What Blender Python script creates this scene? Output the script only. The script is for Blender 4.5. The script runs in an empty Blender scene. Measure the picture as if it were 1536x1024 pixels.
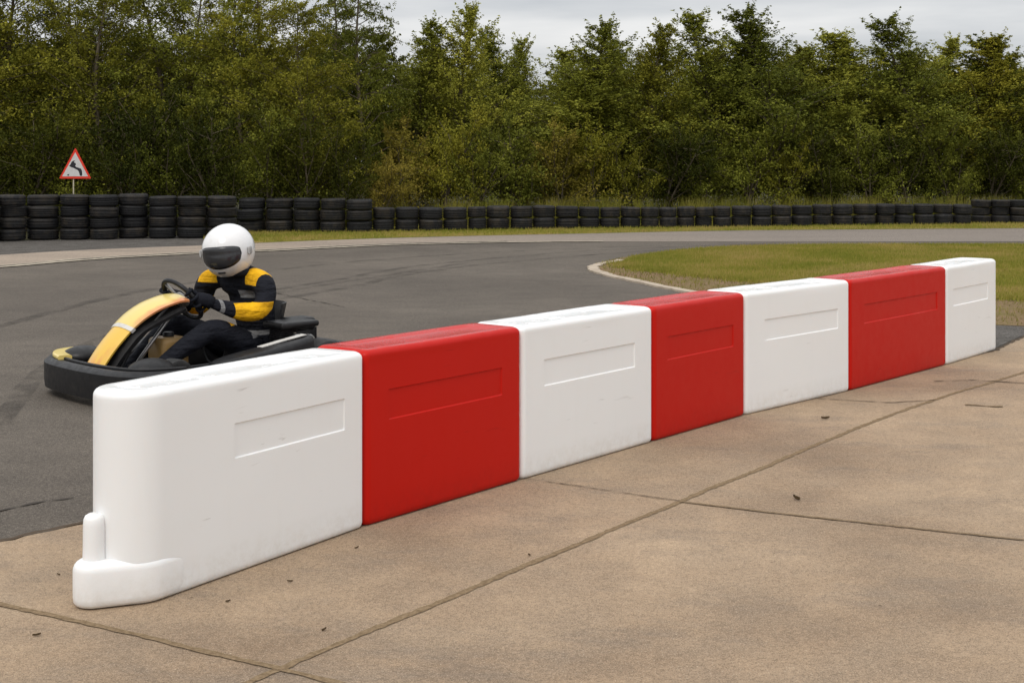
import bpy, bmesh, math, random
import numpy as np
from mathutils import Vector, Matrix
from mathutils.noise import noise as mnoise

# ------------------------------------------------------------------ camera, sky, sun, exposure
random.seed(7)
rng = np.random.default_rng(7)
S = bpy.context.scene
COL = S.collection
F_PX, H_CAM, HOR = 2100.0, 1.45, 239.0        # focal length in pixels, camera height, horizon row (1536 px wide photo)
cam_d = bpy.data.cameras.new("camera")
cam = bpy.data.objects.new("camera", cam_d); COL.objects.link(cam)
cam.location = (0, 0, H_CAM); cam.rotation_euler = (math.radians(90), 0, 0)
cam_d.sensor_width = 36; cam_d.lens = 36 * F_PX / 1536
cam_d.shift_y = -(512 - HOR) / 1536
cam_d.clip_end = 2000; cam_d.clip_start = 0.05
S.camera = cam
SUN_EL, SUN_AZ = 52.0, 200.0                    # azimuth, degrees clockwise from +Y
W = bpy.data.worlds.new("World"); S.world = W; W.use_nodes = True
nt = W.node_tree; nt.nodes.clear()
def wn(t, **k):
    n = nt.nodes.new(t)
    for a, b in k.items(): setattr(n, a, b)
    return n
out = wn('ShaderNodeOutputWorld'); bg = wn('ShaderNodeBackground'); bg.inputs[1].default_value = 0.1
sky = wn('ShaderNodeTexSky', sky_type='NISHITA', sun_disc=False, sun_elevation=math.radians(SUN_EL), sun_rotation=math.radians(SUN_AZ))
tc = wn('ShaderNodeTexCoord'); sep = wn('ShaderNodeSeparateXYZ')
nt.links.new(tc.outputs['Generated'], sep.inputs[0])
mapn = wn('ShaderNodeMapping'); mapn.inputs['Scale'].default_value = (1.0, 1.0, 7.0)
nt.links.new(tc.outputs['Generated'], mapn.inputs[0])
cn = wn('ShaderNodeTexNoise'); cn.inputs['Scale'].default_value = 2.6; cn.inputs['Detail'].default_value = 6; cn.inputs['Roughness'].default_value = 0.5
nt.links.new(mapn.outputs[0], cn.inputs['Vector'])
cr = wn('ShaderNodeValToRGB'); cr.color_ramp.elements[0].position = 0.40; cr.color_ramp.elements[1].position = 0.60
cr.color_ramp.elements[0].color = (0.62, 0.645, 0.68, 1); cr.color_ramp.elements[1].color = (0.97, 0.965, 0.96, 1)
nt.links.new(cn.outputs[0], cr.inputs[0])
gr = wn('ShaderNodeMapRange'); gr.inputs[1].default_value = 0.0; gr.inputs[2].default_value = 1.0
gr.inputs[3].default_value = 8.0; gr.inputs[4].default_value = 19.0
nt.links.new(sep.outputs[2], gr.inputs[0])
mul = wn('ShaderNodeMix', data_type='RGBA', blend_type='MULTIPLY'); mul.inputs[0].default_value = 1
nt.links.new(cr.outputs[0], mul.inputs[6]); nt.links.new(gr.outputs[0], mul.inputs[7])
mx = wn('ShaderNodeMix', data_type='RGBA'); mx.inputs[0].default_value = 0.93
nt.links.new(sky.outputs[0], mx.inputs[6]); nt.links.new(mul.outputs[2], mx.inputs[7])
nt.links.new(mx.outputs[2], bg.inputs[0]); nt.links.new(bg.outputs[0], out.inputs[0])
sd = bpy.data.lights.new("sun", 'SUN'); sd.energy = 1.3; sd.angle = math.radians(25); sd.color = (1, 0.95, 0.88)
sun = bpy.data.objects.new("sun", sd); COL.objects.link(sun)
az, el = math.radians(SUN_AZ), math.radians(SUN_EL)
sdir = Vector((math.sin(az) * math.cos(el), math.cos(az) * math.cos(el), math.sin(el)))
sun.rotation_euler = sdir.to_track_quat('Z', 'Y').to_euler()
S.view_settings.view_transform = 'Standard'; S.view_settings.look = 'None'
S.view_settings.exposure = 0.0; S.view_settings.gamma = 1.0

# ------------------------------------------------------------------ helpers
def G(px, py, z=0.0):
    """photo pixel -> point on the horizontal plane at height z"""
    Y = F_PX * (H_CAM - z) / (py - HOR)
    return Vector(((px - 768) / F_PX * Y, Y, z))
def XD(px, Y): return (px - 768) / F_PX * Y
def ZD(py, Y): return H_CAM - (py - HOR) * Y / F_PX

def link(name, me, mat=None, parent=None, smooth=True, sharp=None):
    if isinstance(me, bmesh.types.BMesh):
        bm = me; me = bpy.data.meshes.new(name); bm.to_mesh(me); bm.free()
    me.name = name
    o = bpy.data.objects.new(name, me); COL.objects.link(o)
    if mat:
        for m in (mat if isinstance(mat, (list, tuple)) else [mat]): me.materials.append(m)
    if smooth and len(me.polygons):
        me.polygons.foreach_set('use_smooth', [True] * len(me.polygons))
        if sharp is not None: me.set_sharp_from_angle(angle=math.radians(sharp))
    if parent: o.parent = parent
    return o
def empty(name, loc=(0, 0, 0), rz=0):
    o = bpy.data.objects.new(name, None); COL.objects.link(o)
    o.location = loc; o.rotation_euler = (0, 0, rz); o.empty_display_size = 0.1
    return o
def tag(o, label, cat, group=None, kind=None):
    if label: o['label'] = label
    if cat: o['category'] = cat
    if group: o['group'] = group
    if kind: o['kind'] = kind
    return o
def struct(o, label=None):
    o['kind'] = 'structure'
    if label: o['label'] = label
    return o
def pymesh(verts, faces):
    me = bpy.data.meshes.new('m'); me.from_pydata([tuple(v) for v in verts], [], faces); me.update(); return me
def npmesh(v, f):
    """v (n,3), f (m,k) same k"""
    me = bpy.data.meshes.new('m'); m, k = f.shape
    me.vertices.add(len(v)); me.vertices.foreach_set('co', np.asarray(v, dtype=np.float32).ravel())
    me.loops.add(m * k); me.loops.foreach_set('vertex_index', np.asarray(f, dtype=np.int32).ravel())
    me.polygons.add(m); me.polygons.foreach_set('loop_start', np.arange(0, m * k, k, dtype=np.int32))
    me.update(calc_edges=True); return me
def add_rbox(bm, c, size, bev=0.01, rot=None, seg=2):
    r = bmesh.ops.create_cube(bm, size=1.0); vs = r['verts']
    bmesh.ops.scale(bm, vec=size, verts=vs)
    es = list({e for v in vs for e in v.link_edges})
    if bev > 0:
        rr = bmesh.ops.bevel(bm, geom=es, offset=bev, segments=seg, profile=0.5, affect='EDGES', clamp_overlap=True)
        vs = list({v for f in rr['faces'] for v in f.verts})
    vs = [v for v in bm.verts if v in set(vs) or v in set(vs)]
    if rot: bmesh.ops.rotate(bm, cent=(0, 0, 0), matrix=rot, verts=vs)
    bmesh.ops.translate(bm, vec=c, verts=vs)
    return vs
def rbox(c, size, bev=0.01, rot=None, seg=2):
    bm = bmesh.new(); add_rbox(bm, c, size, bev, rot, seg); return bm
def join(*bms):
    o = bmesh.new()
    for b in bms:
        me = bpy.data.meshes.new('t'); b.to_mesh(me); b.free(); o.from_mesh(me); bpy.data.meshes.remove(me)
    return o
def frames(pts, closed=False):
    pts = [Vector(p) for p in pts]; n = len(pts); T = []
    for i in range(n):
        a = pts[i - 1] if (i > 0 or closed) else pts[i]; b = pts[(i + 1) % n] if (i < n - 1 or closed) else pts[i]
        T.append((b - a).normalized())
    up = Vector((0, 0, 1)) if abs(T[0].z) < 0.9 else Vector((0, 1, 0))
    N = []; prev = (up - T[0] * up.dot(T[0])).normalized()
    for t in T:
        prev = (prev - t * prev.dot(t)).normalized(); N.append(prev)
    return pts, T, N
def tube(pts, r, seg=10, closed=False, bm=None, cap=True):
    bm = bm or bmesh.new(); pts, T, N = frames(pts, closed)
    rs = r if isinstance(r, (list, tuple)) else [r] * len(pts); rings = []
    for p, t, n, q in zip(pts, T, N, rs):
        b = t.cross(n)
        rings.append([bm.verts.new(p + (n * math.cos(a) + b * math.sin(a)) * q) for a in [2 * math.pi * k / seg for k in range(seg)]])
    for i in range(len(rings) - (0 if closed else 1)):
        A, B = rings[i], rings[(i + 1) % len(rings)]
        for k in range(seg): bm.faces.new((A[k], A[(k + 1) % seg], B[(k + 1) % seg], B[k]))
    if cap and not closed:
        bm.faces.new(rings[0][::-1]); bm.faces.new(rings[-1])
    return bm
def sweep(pts, prof, closed_prof=True, bm=None):
    """sweep profile [(side, up)] along a horizontal path; up stays vertical"""
    bm = bm or bmesh.new(); pts = [Vector(p) for p in pts]; rings = []
    for i, p in enumerate(pts):
        t = (pts[min(i + 1, len(pts) - 1)] - pts[max(i - 1, 0)]); t.z = 0; t.normalize()
        s = Vector((t.y, -t.x, 0))
        rings.append([bm.verts.new(p + s * a + Vector((0, 0, b))) for a, b in prof])
    m = len(prof)
    for i in range(len(rings) - 1):
        for k in range(m if closed_prof else m - 1):
            bm.faces.new((rings[i][k], rings[i + 1][k], rings[i + 1][(k + 1) % m], rings[i][(k + 1) % m]))
    if closed_prof:
        bm.faces.new(rings[0]); bm.faces.new(rings[-1][::-1])
    bmesh.ops.recalc_face_normals(bm, faces=bm.faces)
    return bm
def rprof(w, h, r, n=4, cx=0, cz=0):
    o = []
    for (sx, sz, a0) in ((1, 1, 0), (-1, 1, 90), (-1, -1, 180), (1, -1, 270)):
        for k in range(n + 1):
            a = math.radians(a0 + 90 * k / n)
            o.append((cx + sx * (w / 2 - r) + r * math.cos(a), cz + sz * (h / 2 - r) + r * math.sin(a)))
    return o
def lathe(prof, seg=32, axis='z', bm=None, mat=None):
    """prof [(r, z)] closed ring profile"""
    bm = bm or bmesh.new(); rings = []
    for k in range(seg):
        a = 2 * math.pi * k / seg; c, s = math.cos(a), math.sin(a)
        rings.append([bm.verts.new((r * c, r * s, z)) for r, z in prof])
    m = len(prof)
    for k in range(seg):
        A, B = rings[k], rings[(k + 1) % seg]
        for i in range(m): bm.faces.new((A[i], B[i], B[(i + 1) % m], A[(i + 1) % m]))
    bmesh.ops.recalc_face_normals(bm, faces=bm.faces)
    if mat: bmesh.ops.transform(bm, matrix=mat, verts=bm.verts)
    return bm
def crom(pts, n=8, closed=False):
    pts = [Vector(p) for p in pts]; o = []
    m = len(pts)
    for i in range(m if closed else m - 1):
        if closed: a, b, c, d = pts[i - 1], pts[i], pts[(i + 1) % m], pts[(i + 2) % m]
        else: a, b, c, d = pts[max(i - 1, 0)], pts[i], pts[i + 1], pts[min(i + 2, m - 1)]
        for k in range(n):
            t = k / n
            o.append(0.5 * ((2 * b) + (c - a) * t + (2 * a - 5 * b + 4 * c - d) * t * t + (3 * b - a - 3 * c + d) * t ** 3))
    if not closed: o.append(pts[-1])
    return o

# ------------------------------------------------------------------ materials
class M:
    """tiny node-material builder"""
    def __init__(s, name, rough=0.6, color=(0.5, 0.5, 0.5), **kw):
        s.m = bpy.data.materials.new(name); s.m.use_nodes = True; s.t = s.m.node_tree; s.p = s.t.nodes['Principled BSDF']
        s.p.inputs['Roughness'].default_value = rough; s.p.inputs['Base Color'].default_value = (*color, 1)
        for k, v in kw.items(): s.p.inputs[k.replace('_', ' ')].default_value = v
        s.co = None
        if rough >= 0.8 and 'Specular_IOR_Level' not in kw: s.p.inputs['Specular IOR Level'].default_value = 0.12
    def n(s, t, **k):
        x = s.t.nodes.new(t)
        for a, b in k.items(): setattr(x, a, b)
        return x
    def l(s, a, b): s.t.links.new(a, b)
    def coord(s):
        if not s.co: s.co = s.n('ShaderNodeTexCoord').outputs['Object']
        return s.co
    def noise(s, scale, detail=4, rough=0.55, stretch=None, dist=0):
        x = s.n('ShaderNodeTexNoise'); x.inputs['Scale'].default_value = scale; x.inputs['Detail'].default_value = detail
        x.inputs['Roughness'].default_value = rough; x.inputs['Distortion'].default_value = dist
        c = s.coord()
        if stretch:
            mp = s.n('ShaderNodeMapping'); mp.inputs['Scale'].default_value = stretch[:3]
            if len(stretch) > 3: mp.inputs['Rotation'].default_value = (0, 0, stretch[3])
            s.l(c, mp.inputs[0]); c = mp.outputs[0]
        s.l(c, x.inputs['Vector']); return x.outputs[0]
    def vor(s, scale, feature='F1'):
        x = s.n('ShaderNodeTexVoronoi', feature=feature); x.inputs['Scale'].default_value = scale
        s.l(s.coord(), x.inputs['Vector']); return x.outputs[0]
    def ramp(s, src, stops):
        r = s.n('ShaderNodeValToRGB'); e = r.color_ramp.elements
        while len(e) < len(stops): e.new(0.5)
        for q, (p, c) in zip(e, stops):
            q.position = p; q.color = (*c, 1) if isinstance(c, (tuple, list)) else (c, c, c, 1)
        s.l(src, r.inputs[0]); return r.outputs[0]
    def mix(s, fac, a, b, mode='MIX'):
        x = s.n('ShaderNodeMix', data_type='RGBA', blend_type=mode)
        for i, v in ((0, fac), (6, a), (7, b)):
            if isinstance(v, (int, float)): x.inputs[i].default_value = v if i == 0 else (v, v, v, 1)
            elif isinstance(v, tuple): x.inputs[i].default_value = (*v, 1)
            else: s.l(v, x.inputs[i])
        return x.outputs[2]
    def math(s, op, a, b=0.5):
        x = s.n('ShaderNodeMath', operation=op)
        for i, v in ((0, a), (1, b)):
            if isinstance(v, (int, float)): x.inputs[i].default_value = v
            else: s.l(v, x.inputs[i])
        return x.outputs[0]
    def base(s, c): s.l(c, s.p.inputs['Base Color'])
    def rgh(s, c): s.l(c, s.p.inputs['Roughness'])
    def bump(s, h, st=0.5, d=0.01):
        b = s.n('ShaderNodeBump'); b.inputs['Strength'].default_value = st; b.inputs['Distance'].default_value = d
        s.l(h, b.inputs['Height'])
        if s.p.inputs['Normal'].is_linked: s.l(s.p.inputs['Normal'].links[0].from_socket, b.inputs['Normal'])
        s.l(b.outputs[0], s.p.inputs['Normal'])

# concrete pad
c = M('pad_concrete', 0.88)
big = c.noise(0.55, 5, 0.6); mid = c.noise(3.2, 5, 0.65); fine = c.math('ADD', c.math('MULTIPLY', c.noise(230, 4, 0.8), 0.7), c.math('MULTIPLY', c.noise(60, 4, 0.8), 0.3))
b0 = c.ramp(big, [(0.34, (0.238, 0.168, 0.111)), (0.50, (0.352, 0.256, 0.170)), (0.66, (0.43, 0.319, 0.214))])
b1 = c.mix(c.ramp(mid, [(0.38, 0.0), (0.68, 0.40)]), b0, (0.205, 0.162, 0.122))
st = c.ramp(c.noise(1.1, 6, 0.7, (1, 2.2, 1, 0.7)), [(0.52, 0.0), (0.70, 0.42)])
b2 = c.mix(st, b1, (0.150, 0.132, 0.115))
sp = c.ramp(fine, [(0.38, 0.50), (0.5, 1.0), (0.62, 1.5)])
b3 = c.mix(1.0, b2, sp, 'MULTIPLY')
gl = c.ramp(c.noise(170, 2, 0.6), [(0.62, 0.0), (0.70, 0.7)])
b4 = c.mix(gl, b3, (0.62, 0.52, 0.40))
spt = c.ramp(c.vor(5.5), [(0.018, 0.75), (0.035, 0.0)])
b5 = c.mix(spt, b4, (0.06, 0.04, 0.025))
c.base(b5); c.bump(fine, 0.7, 0.006); c.bump(mid, 0.3, 0.01)
MAT_CONC = c.m
# joint filler
c = M('joint_filler', 0.95)
c.base(c.ramp(c.noise(60, 5, 0.7), [(0.36, (0.15, 0.103, 0.058)), (0.64, (0.27, 0.195, 0.118))])); c.bump(c.noise(120, 4), 0.7, 0.006)
MAT_JOINT = c.m
c = M('hairline_crack', 0.95, (0.085, 0.062, 0.043)); MAT_CRACK = c.m
# asphalt
c = M('track_asphalt', 0.86)
big = c.noise(0.35, 5, 0.6); mid = c.noise(2.2, 5, 0.6, (1, 1.8, 1, 0.5)); fine = c.math('ADD', c.math('MULTIPLY', c.noise(190, 4, 0.8), 0.65), c.math('MULTIPLY', c.noise(60, 4, 0.8), 0.35))
b0 = c.ramp(big, [(0.34, (0.090, 0.077, 0.064)), (0.64, (0.132, 0.113, 0.093))])
b1 = c.mix(c.ramp(mid, [(0.4, 0.0), (0.75, 0.5)]), b0, (0.072, 0.063, 0.054))
b3 = c.mix(1.0, b1, c.ramp(fine, [(0.38, 0.4), (0.5, 1.0), (0.62, 1.8)]), 'MULTIPLY')
b4 = c.mix(c.ramp(c.noise(140, 2, 0.6), [(0.62, 0.0), (0.71, 0.55)]), b3, (0.34, 0.30, 0.26))
# dust carried onto the edge by the pad
c.base(b4); c.bump(fine, 0.6, 0.005); c.bump(mid, 0.2, 0.02)
MAT_ASPH = c.m
c = M('worn_path', 0.9)
fine = c.noise(90, 4, 0.75); sepx = c.n('ShaderNodeSeparateXYZ'); c.l(c.coord(), sepx.inputs[0])
mr = c.n('ShaderNodeMapRange'); mr.inputs[1].default_value = -3; mr.inputs[2].default_value = 6; c.l(c.math('ADD', sepx.outputs[0], c.math('MULTIPLY', c.noise(0.3, 4), 3.0)), mr.inputs[0])
bb = c.mix(mr.outputs[0], (0.32, 0.26, 0.205), (0.215, 0.185, 0.158))
bb = c.mix(c.ramp(c.noise(0.9, 5, 0.65, (0.25, 1.6, 1)), [(0.4, 0.0), (0.7, 0.55)]), bb, (0.15, 0.13, 0.112))
c.base(c.mix(1.0, bb, c.ramp(fine, [(0.38, 0.6), (0.62, 1.4)]), 'MULTIPLY')); c.bump(fine, 0.5, 0.006)
MAT_PATH = c.m
c = M('pale_line', 0.85)
c.base(c.mix(c.ramp(c.noise(9, 5, 0.7), [(0.42, 0.0), (0.62, 0.8)]), (0.46, 0.40, 0.31), (0.20, 0.175, 0.145))); MAT_LINE = c.m
c = M('dark_gutter', 0.9); c.base(c.ramp(c.noise(20, 4), [(0.3, (0.045, 0.04, 0.034)), (0.7, (0.09, 0.08, 0.068))])); MAT_GUT = c.m
c = M('kerb_concrete', 0.85)
c.base(c.mix(c.ramp(c.noise(5, 5, 0.7), [(0.45, 0.0), (0.68, 0.6)]), (0.44, 0.37, 0.29), (0.24, 0.19, 0.14))); c.bump(c.noise(60, 4), 0.5, 0.006); MAT_KERB = c.m
c = M('grey_gravel', 0.95)
v = c.vor(45); c.base(c.mix(1.0, c.ramp(c.noise(3, 4), [(0.3, (0.075, 0.068, 0.060)), (0.7, (0.12, 0.11, 0.10))]), c.ramp(c.noise(70, 3, 0.8), [(0.3, 0.35), (0.7, 1.8)]), 'MULTIPLY')); c.bump(v, 0.9, 0.02); MAT_GRAV = c.m
c = M('brown_earth', 0.95)
f1 = c.noise(24, 5, 0.7)
c.base(c.mix(c.ramp(c.noise(1.4, 5), [(0.4, 0.0), (0.65, 0.7)]), c.ramp(f1, [(0.36, (0.13, 0.082, 0.045)), (0.64, (0.27, 0.18, 0.105))]), (0.15, 0.13, 0.04))); c.bump(f1, 0.7, 0.03); MAT_EARTH = c.m
c = M('turf_ground', 0.95)
f1 = c.noise(30, 5, 0.75); g0 = c.ramp(c.noise(0.8, 5, 0.65), [(0.35, (0.13, 0.150, 0.020)), (0.50, (0.21, 0.195, 0.034)), (0.64, (0.31, 0.225, 0.080))])
c.base(c.mix(1.0, g0, c.ramp(f1, [(0.3, 0.45), (0.7, 1.45)]), 'MULTIPLY')); c.bump(f1, 0.8, 0.03); MAT_TURF = c.m
c = M('woodland_floor', 0.95)
f1 = c.noise(8, 5, 0.7); c.base(c.ramp(f1, [(0.3, (0.018, 0.017, 0.008)), (0.7, (0.065, 0.060, 0.024))])); c.bump(f1, 0.8, 0.05); MAT_FLOOR = c.m

def leafmat(name, stops, trans=0.22, scale=0.9, spread=0.35):
    c = M(name, 0.62, Specular_IOR_Level=0.06)
    geo = c.n('ShaderNodeNewGeometry'); oi = c.n('ShaderNodeObjectInfo')
    isl = geo.outputs['Random Per Island']
    x = c.math('ADD', c.math('MULTIPLY', isl, 0.30), c.math('MULTIPLY', c.noise(scale, 4, 0.65), 0.90))
    x = c.math('ADD', x, c.math('MULTIPLY', c.math('SUBTRACT', oi.outputs['Random'], 0.5), spread))
    col = c.ramp(c.math('SUBTRACT', x, 0.1), stops)
    c.base(col)
    tr = c.n('ShaderNodeBsdfTranslucent'); c.l(col, tr.inputs[0])
    ms = c.n('ShaderNodeMixShader'); ms.inputs[0].default_value = trans
    o = c.t.nodes['Material Output']; c.l(c.p.outputs[0], ms.inputs[1]); c.l(tr.outputs[0], ms.inputs[2]); c.l(ms.outputs[0], o.inputs[0])
    return c.m
MAT_LEAF_A = leafmat('leaves_olive', [(0.12, (0.052, 0.056, 0.008)), (0.45, (0.175, 0.170, 0.020)), (0.72, (0.285, 0.262, 0.030)), (0.95, (0.35, 0.285, 0.036))])
MAT_LEAF_B = leafmat('leaves_green', [(0.12, (0.046, 0.058, 0.009)), (0.48, (0.160, 0.172, 0.024)), (0.75, (0.27, 0.272, 0.038)), (0.95, (0.34, 0.315, 0.045))])
MAT_LEAF_G = leafmat('leaves_pale_green', [(0.12, (0.060, 0.076, 0.011)), (0.48, (0.220, 0.228, 0.032)), (0.75, (0.35, 0.34, 0.050)), (0.95, (0.37, 0.33, 0.05))])
MAT_LEAF_Y = leafmat('leaves_yellow', [(0.15, (0.10, 0.09, 0.014)), (0.5, (0.23, 0.195, 0.030)), (0.85, (0.36, 0.27, 0.055))])
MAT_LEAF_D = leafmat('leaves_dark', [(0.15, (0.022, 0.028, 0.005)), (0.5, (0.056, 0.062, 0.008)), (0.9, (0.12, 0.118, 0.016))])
MAT_GRASS = leafmat('grass_blades', [(0.15, (0.125, 0.16, 0.022)), (0.36, (0.205, 0.22, 0.030)), (0.54, (0.32, 0.275, 0.062)), (0.75, (0.45, 0.32, 0.13))], 0.3, 0.7, 0)
MAT_WEED = leafmat('weed_blades', [(0.15, (0.08, 0.095, 0.014)), (0.5, (0.19, 0.18, 0.030)), (0.9, (0.34, 0.26, 0.08))], 0.25, 0.8, 0)
c = M('bark', 0.9); c.base(c.ramp(c.noise(12, 4, 0.6, (1, 1, 0.2)), [(0.3, (0.06, 0.048, 0.032)), (0.7, (0.17, 0.14, 0.095))])); MAT_BARK = c.m

# barrier plastic
def plastic(name, col, dirt, sss):
    c = M(name, 0.42, col)
    c.p.inputs['Subsurface Weight'].default_value = sss; c.p.inputs['Subsurface Radius'].default_value = (1, 0.8, 0.7)
    c.p.inputs['Subsurface Scale'].default_value = 0.012
    sx = c.n('ShaderNodeSeparateXYZ'); c.l(c.coord(), sx.inputs[0])
    low = c.n('ShaderNodeMapRange'); low.inputs[1].default_value = 0.0; low.inputs[2].default_value = 0.10; low.inputs[3].default_value = 0.4; low.inputs[4].default_value = 0.0
    c.l(c.math('ADD', sx.outputs[2], c.math('MULTIPLY', c.noise(9, 5, 0.7), -0.05)), low.inputs[0])
    a = c.mix(c.math('MULTIPLY', low.outputs[0], c.ramp(c.noise(25, 5, 0.7), [(0.4, 0.2), (0.65, 1.0)])), col, dirt)
    streak = c.ramp(c.noise(7, 5, 0.65, (3, 3, 0.35)), [(0.56, 0.0), (0.9, 0.08)])
    a = c.mix(streak, a, dirt)
    a = c.mix(c.ramp(c.noise(55, 5, 0.8, (1, 1, 2.5)), [(0.68, 0.0), (0.76, 0.12)]), a, tuple(q * 0.6 for q in dirt))
    geo = c.n('ShaderNodeNewGeometry'); sn = c.n('ShaderNodeSeparateXYZ'); c.l(geo.outputs['Normal'], sn.inputs[0])
    # scuffs: short slanting scratches
    sc = c.ramp(c.noise(5, 3, 0.5, (1.2, 1.2, 14, 0.2), 0.6), [(0.69, 0.0), (0.72, 0.30)])
    sc = c.math('MULTIPLY', sc, c.ramp(c.noise(2.3, 2), [(0.52, 0.0), (0.62, 1.0)]))
    a = c.mix(sc, a, tuple(q * 0.5 for q in dirt))
    # the flat moulded top is glossier; dirt-toned patches paint in its wet reflections
    upf = c.ramp(sn.outputs[2], [(0.90, 0.0), (0.99, 1.0)])
    pud = c.ramp(c.noise(4.5, 4, 0.6), [(0.45, 0.0), (0.50, 1.0)])
    a = c.mix(c.math('MULTIPLY', upf, c.math('MULTIPLY', pud, 0.15)), a, tuple(q * 0.75 for q in dirt))
    c.base(a); rr_ = c.mix(upf, c.ramp(c.noise(14, 5, 0.7), [(0.3, 0.34), (0.7, 0.52)]), c.ramp(pud, [(0.0, 0.32), (1.0, 0.22)])); c.rgh(rr_)
    c.bump(c.noise(260, 3, 0.6), 0.10, 0.0012); c.bump(c.noise(3.2, 2, 0.5), 0.22, 0.012)
    return c.m
MAT_WHITE = plastic('white_plastic', (0.84, 0.84, 0.835), (0.60, 0.56, 0.50), 0.25)
MAT_RED = plastic('red_plastic', (0.50, 0.0065, 0.0015), (0.34, 0.008, 0.004), 0.05)
MAT_RED.node_tree.nodes['Principled BSDF'].inputs['Specular IOR Level'].default_value = 0.2

# rubber
def rubber(name, dust=0.5):
    c = M(name, 0.7, Specular_IOR_Level=0.22)
    oi = c.n('ShaderNodeObjectInfo')
    fac = c.math('MULTIPLY', c.ramp(c.noise(7, 5, 0.7), [(0.42, 0.0), (0.72, 1.0)]), c.math('MULTIPLY', oi.outputs['Random'], dust))
    c.base(c.mix(fac, c.ramp(c.noise(40, 4), [(0.3, (0.009, 0.009, 0.010)), (0.7, (0.020, 0.020, 0.021))]), (0.060, 0.047, 0.032)))
    c.rgh(c.ramp(c.noise(22, 4), [(0.3, 0.48), (0.7, 0.75)])); c.bump(c.noise(45, 4), 0.35, 0.006)
    return c.m
MAT_TYRE = rubber('weathered_rubber', 0.8)
def simple(name, col, rough=0.5, dirt=None, **kw):
    c = M(name, rough, col, **kw)
    d = dirt or tuple(q * 0.55 + 0.01 for q in col)
    c.base(c.mix(c.ramp(c.noise(18, 5, 0.7), [(0.48, 0.0), (0.75, 0.6)]), col, d))
    c.rgh(c.ramp(c.noise(30, 4), [(0.3, max(0.05, rough - 0.1)), (0.7, min(1, rough + 0.12))]))
    return c.m
MAT_BLACKPL = simple('black_plastic', (0.010, 0.010, 0.011), 0.45, (0.03, 0.027, 0.024), Specular_IOR_Level=0.3)
MAT_DARK = simple('dark_frame_paint', (0.02, 0.02, 0.022), 0.35)
MAT_STEEL = simple('dull_steel', (0.42, 0.41, 0.40), 0.35, Metallic=0.9)
MAT_ALU = simple('cast_aluminium', (0.30, 0.29, 0.28), 0.5, Metallic=0.7)
MAT_KTYRE = simple('kart_rubber', (0.016, 0.016, 0.016), 0.7, (0.05, 0.045, 0.04))
MAT_TANK = simple('tan_plastic', (0.36, 0.22, 0.075), 0.45)
MAT_STICK = simple('white_sticker', (0.62, 0.60, 0.56), 0.4)
MAT_SUIT = M('black_suit', 0.85, (0.012, 0.013, 0.018)); MAT_SUIT.bump(MAT_SUIT.noise(14, 3, 0.5), 0.55, 0.03); MAT_SUIT = MAT_SUIT.m
c = M('racing_suit', 0.8)
sx = c.n('ShaderNodeSeparateXYZ'); c.l(c.coord(), sx.inputs[0]); X_, Y_, Z_ = sx.outputs
def AND(*q):
    r = q[0]
    for k in q[1:]: r = c.math('MULTIPLY', r, k)
    return r
gt = lambda a, b: c.math('GREATER_THAN', a, b)
lt = lambda a, b: c.math('LESS_THAN', a, b)
ay = c.math('ABSOLUTE', Y_)
shoulder = AND(gt(Z_, 0.640), gt(ay, 0.125), lt(ay, 0.262), lt(X_, 0.0))
fore = AND(gt(ay, 0.20), gt(X_, -0.19), lt(X_, 0.055), lt(Z_, 0.545), gt(Z_, 0.40))
chest = AND(gt(Y_, 0.05), lt(Y_, 0.17), lt(Z_, 0.60), gt(Z_, 0.55), gt(X_, -0.24))
cuff = AND(gt(ay, 0.10), gt(X_, 0.105), lt(X_, 0.125), gt(Z_, 0.45))
belt = AND(lt(Z_, 0.335), gt(Z_, 0.305), lt(X_, -0.12))
suitc = c.mix(c.math('MAXIMUM', chest, c.math('MAXIMUM', cuff, belt)), (0.012, 0.013, 0.018), (0.20, 0.20, 0.20))
c.base(c.mix(c.math('MAXIMUM', shoulder, fore), suitc, c.ramp(c.noise(9, 5, 0.7), [(0.4, (0.80, 0.43, 0.012)), (0.75, (0.52, 0.26, 0.012))])))
c.bump(c.noise(5, 2, 0.5, (1, 1, 5)), 0.6, 0.05)
c.bump(c.noise(13, 3, 0.5), 0.75, 0.035); MAT_BODY = c.m
c = M('yellow_suit', 0.75, (0.80, 0.45, 0.015)); c.bump(c.noise(16, 3, 0.5), 0.6, 0.03); MAT_SUITY = c.m
MAT_GREYP = simple('grey_patch', (0.35, 0.34, 0.33), 0.8)
c = M('helmet_gloss', 0.22, (0.76, 0.755, 0.75), Coat_Weight=0.5); c.base(c.mix(c.ramp(c.noise(16, 5, 0.7), [(0.55, 0.0), (0.75, 0.35)]), (0.76, 0.755, 0.75), (0.5, 0.47, 0.43))); MAT_HELM = c.m
c = M('visor_tint', 0.22, (0.022, 0.022, 0.024), Coat_Weight=0.3); MAT_VISOR = c.m
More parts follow.
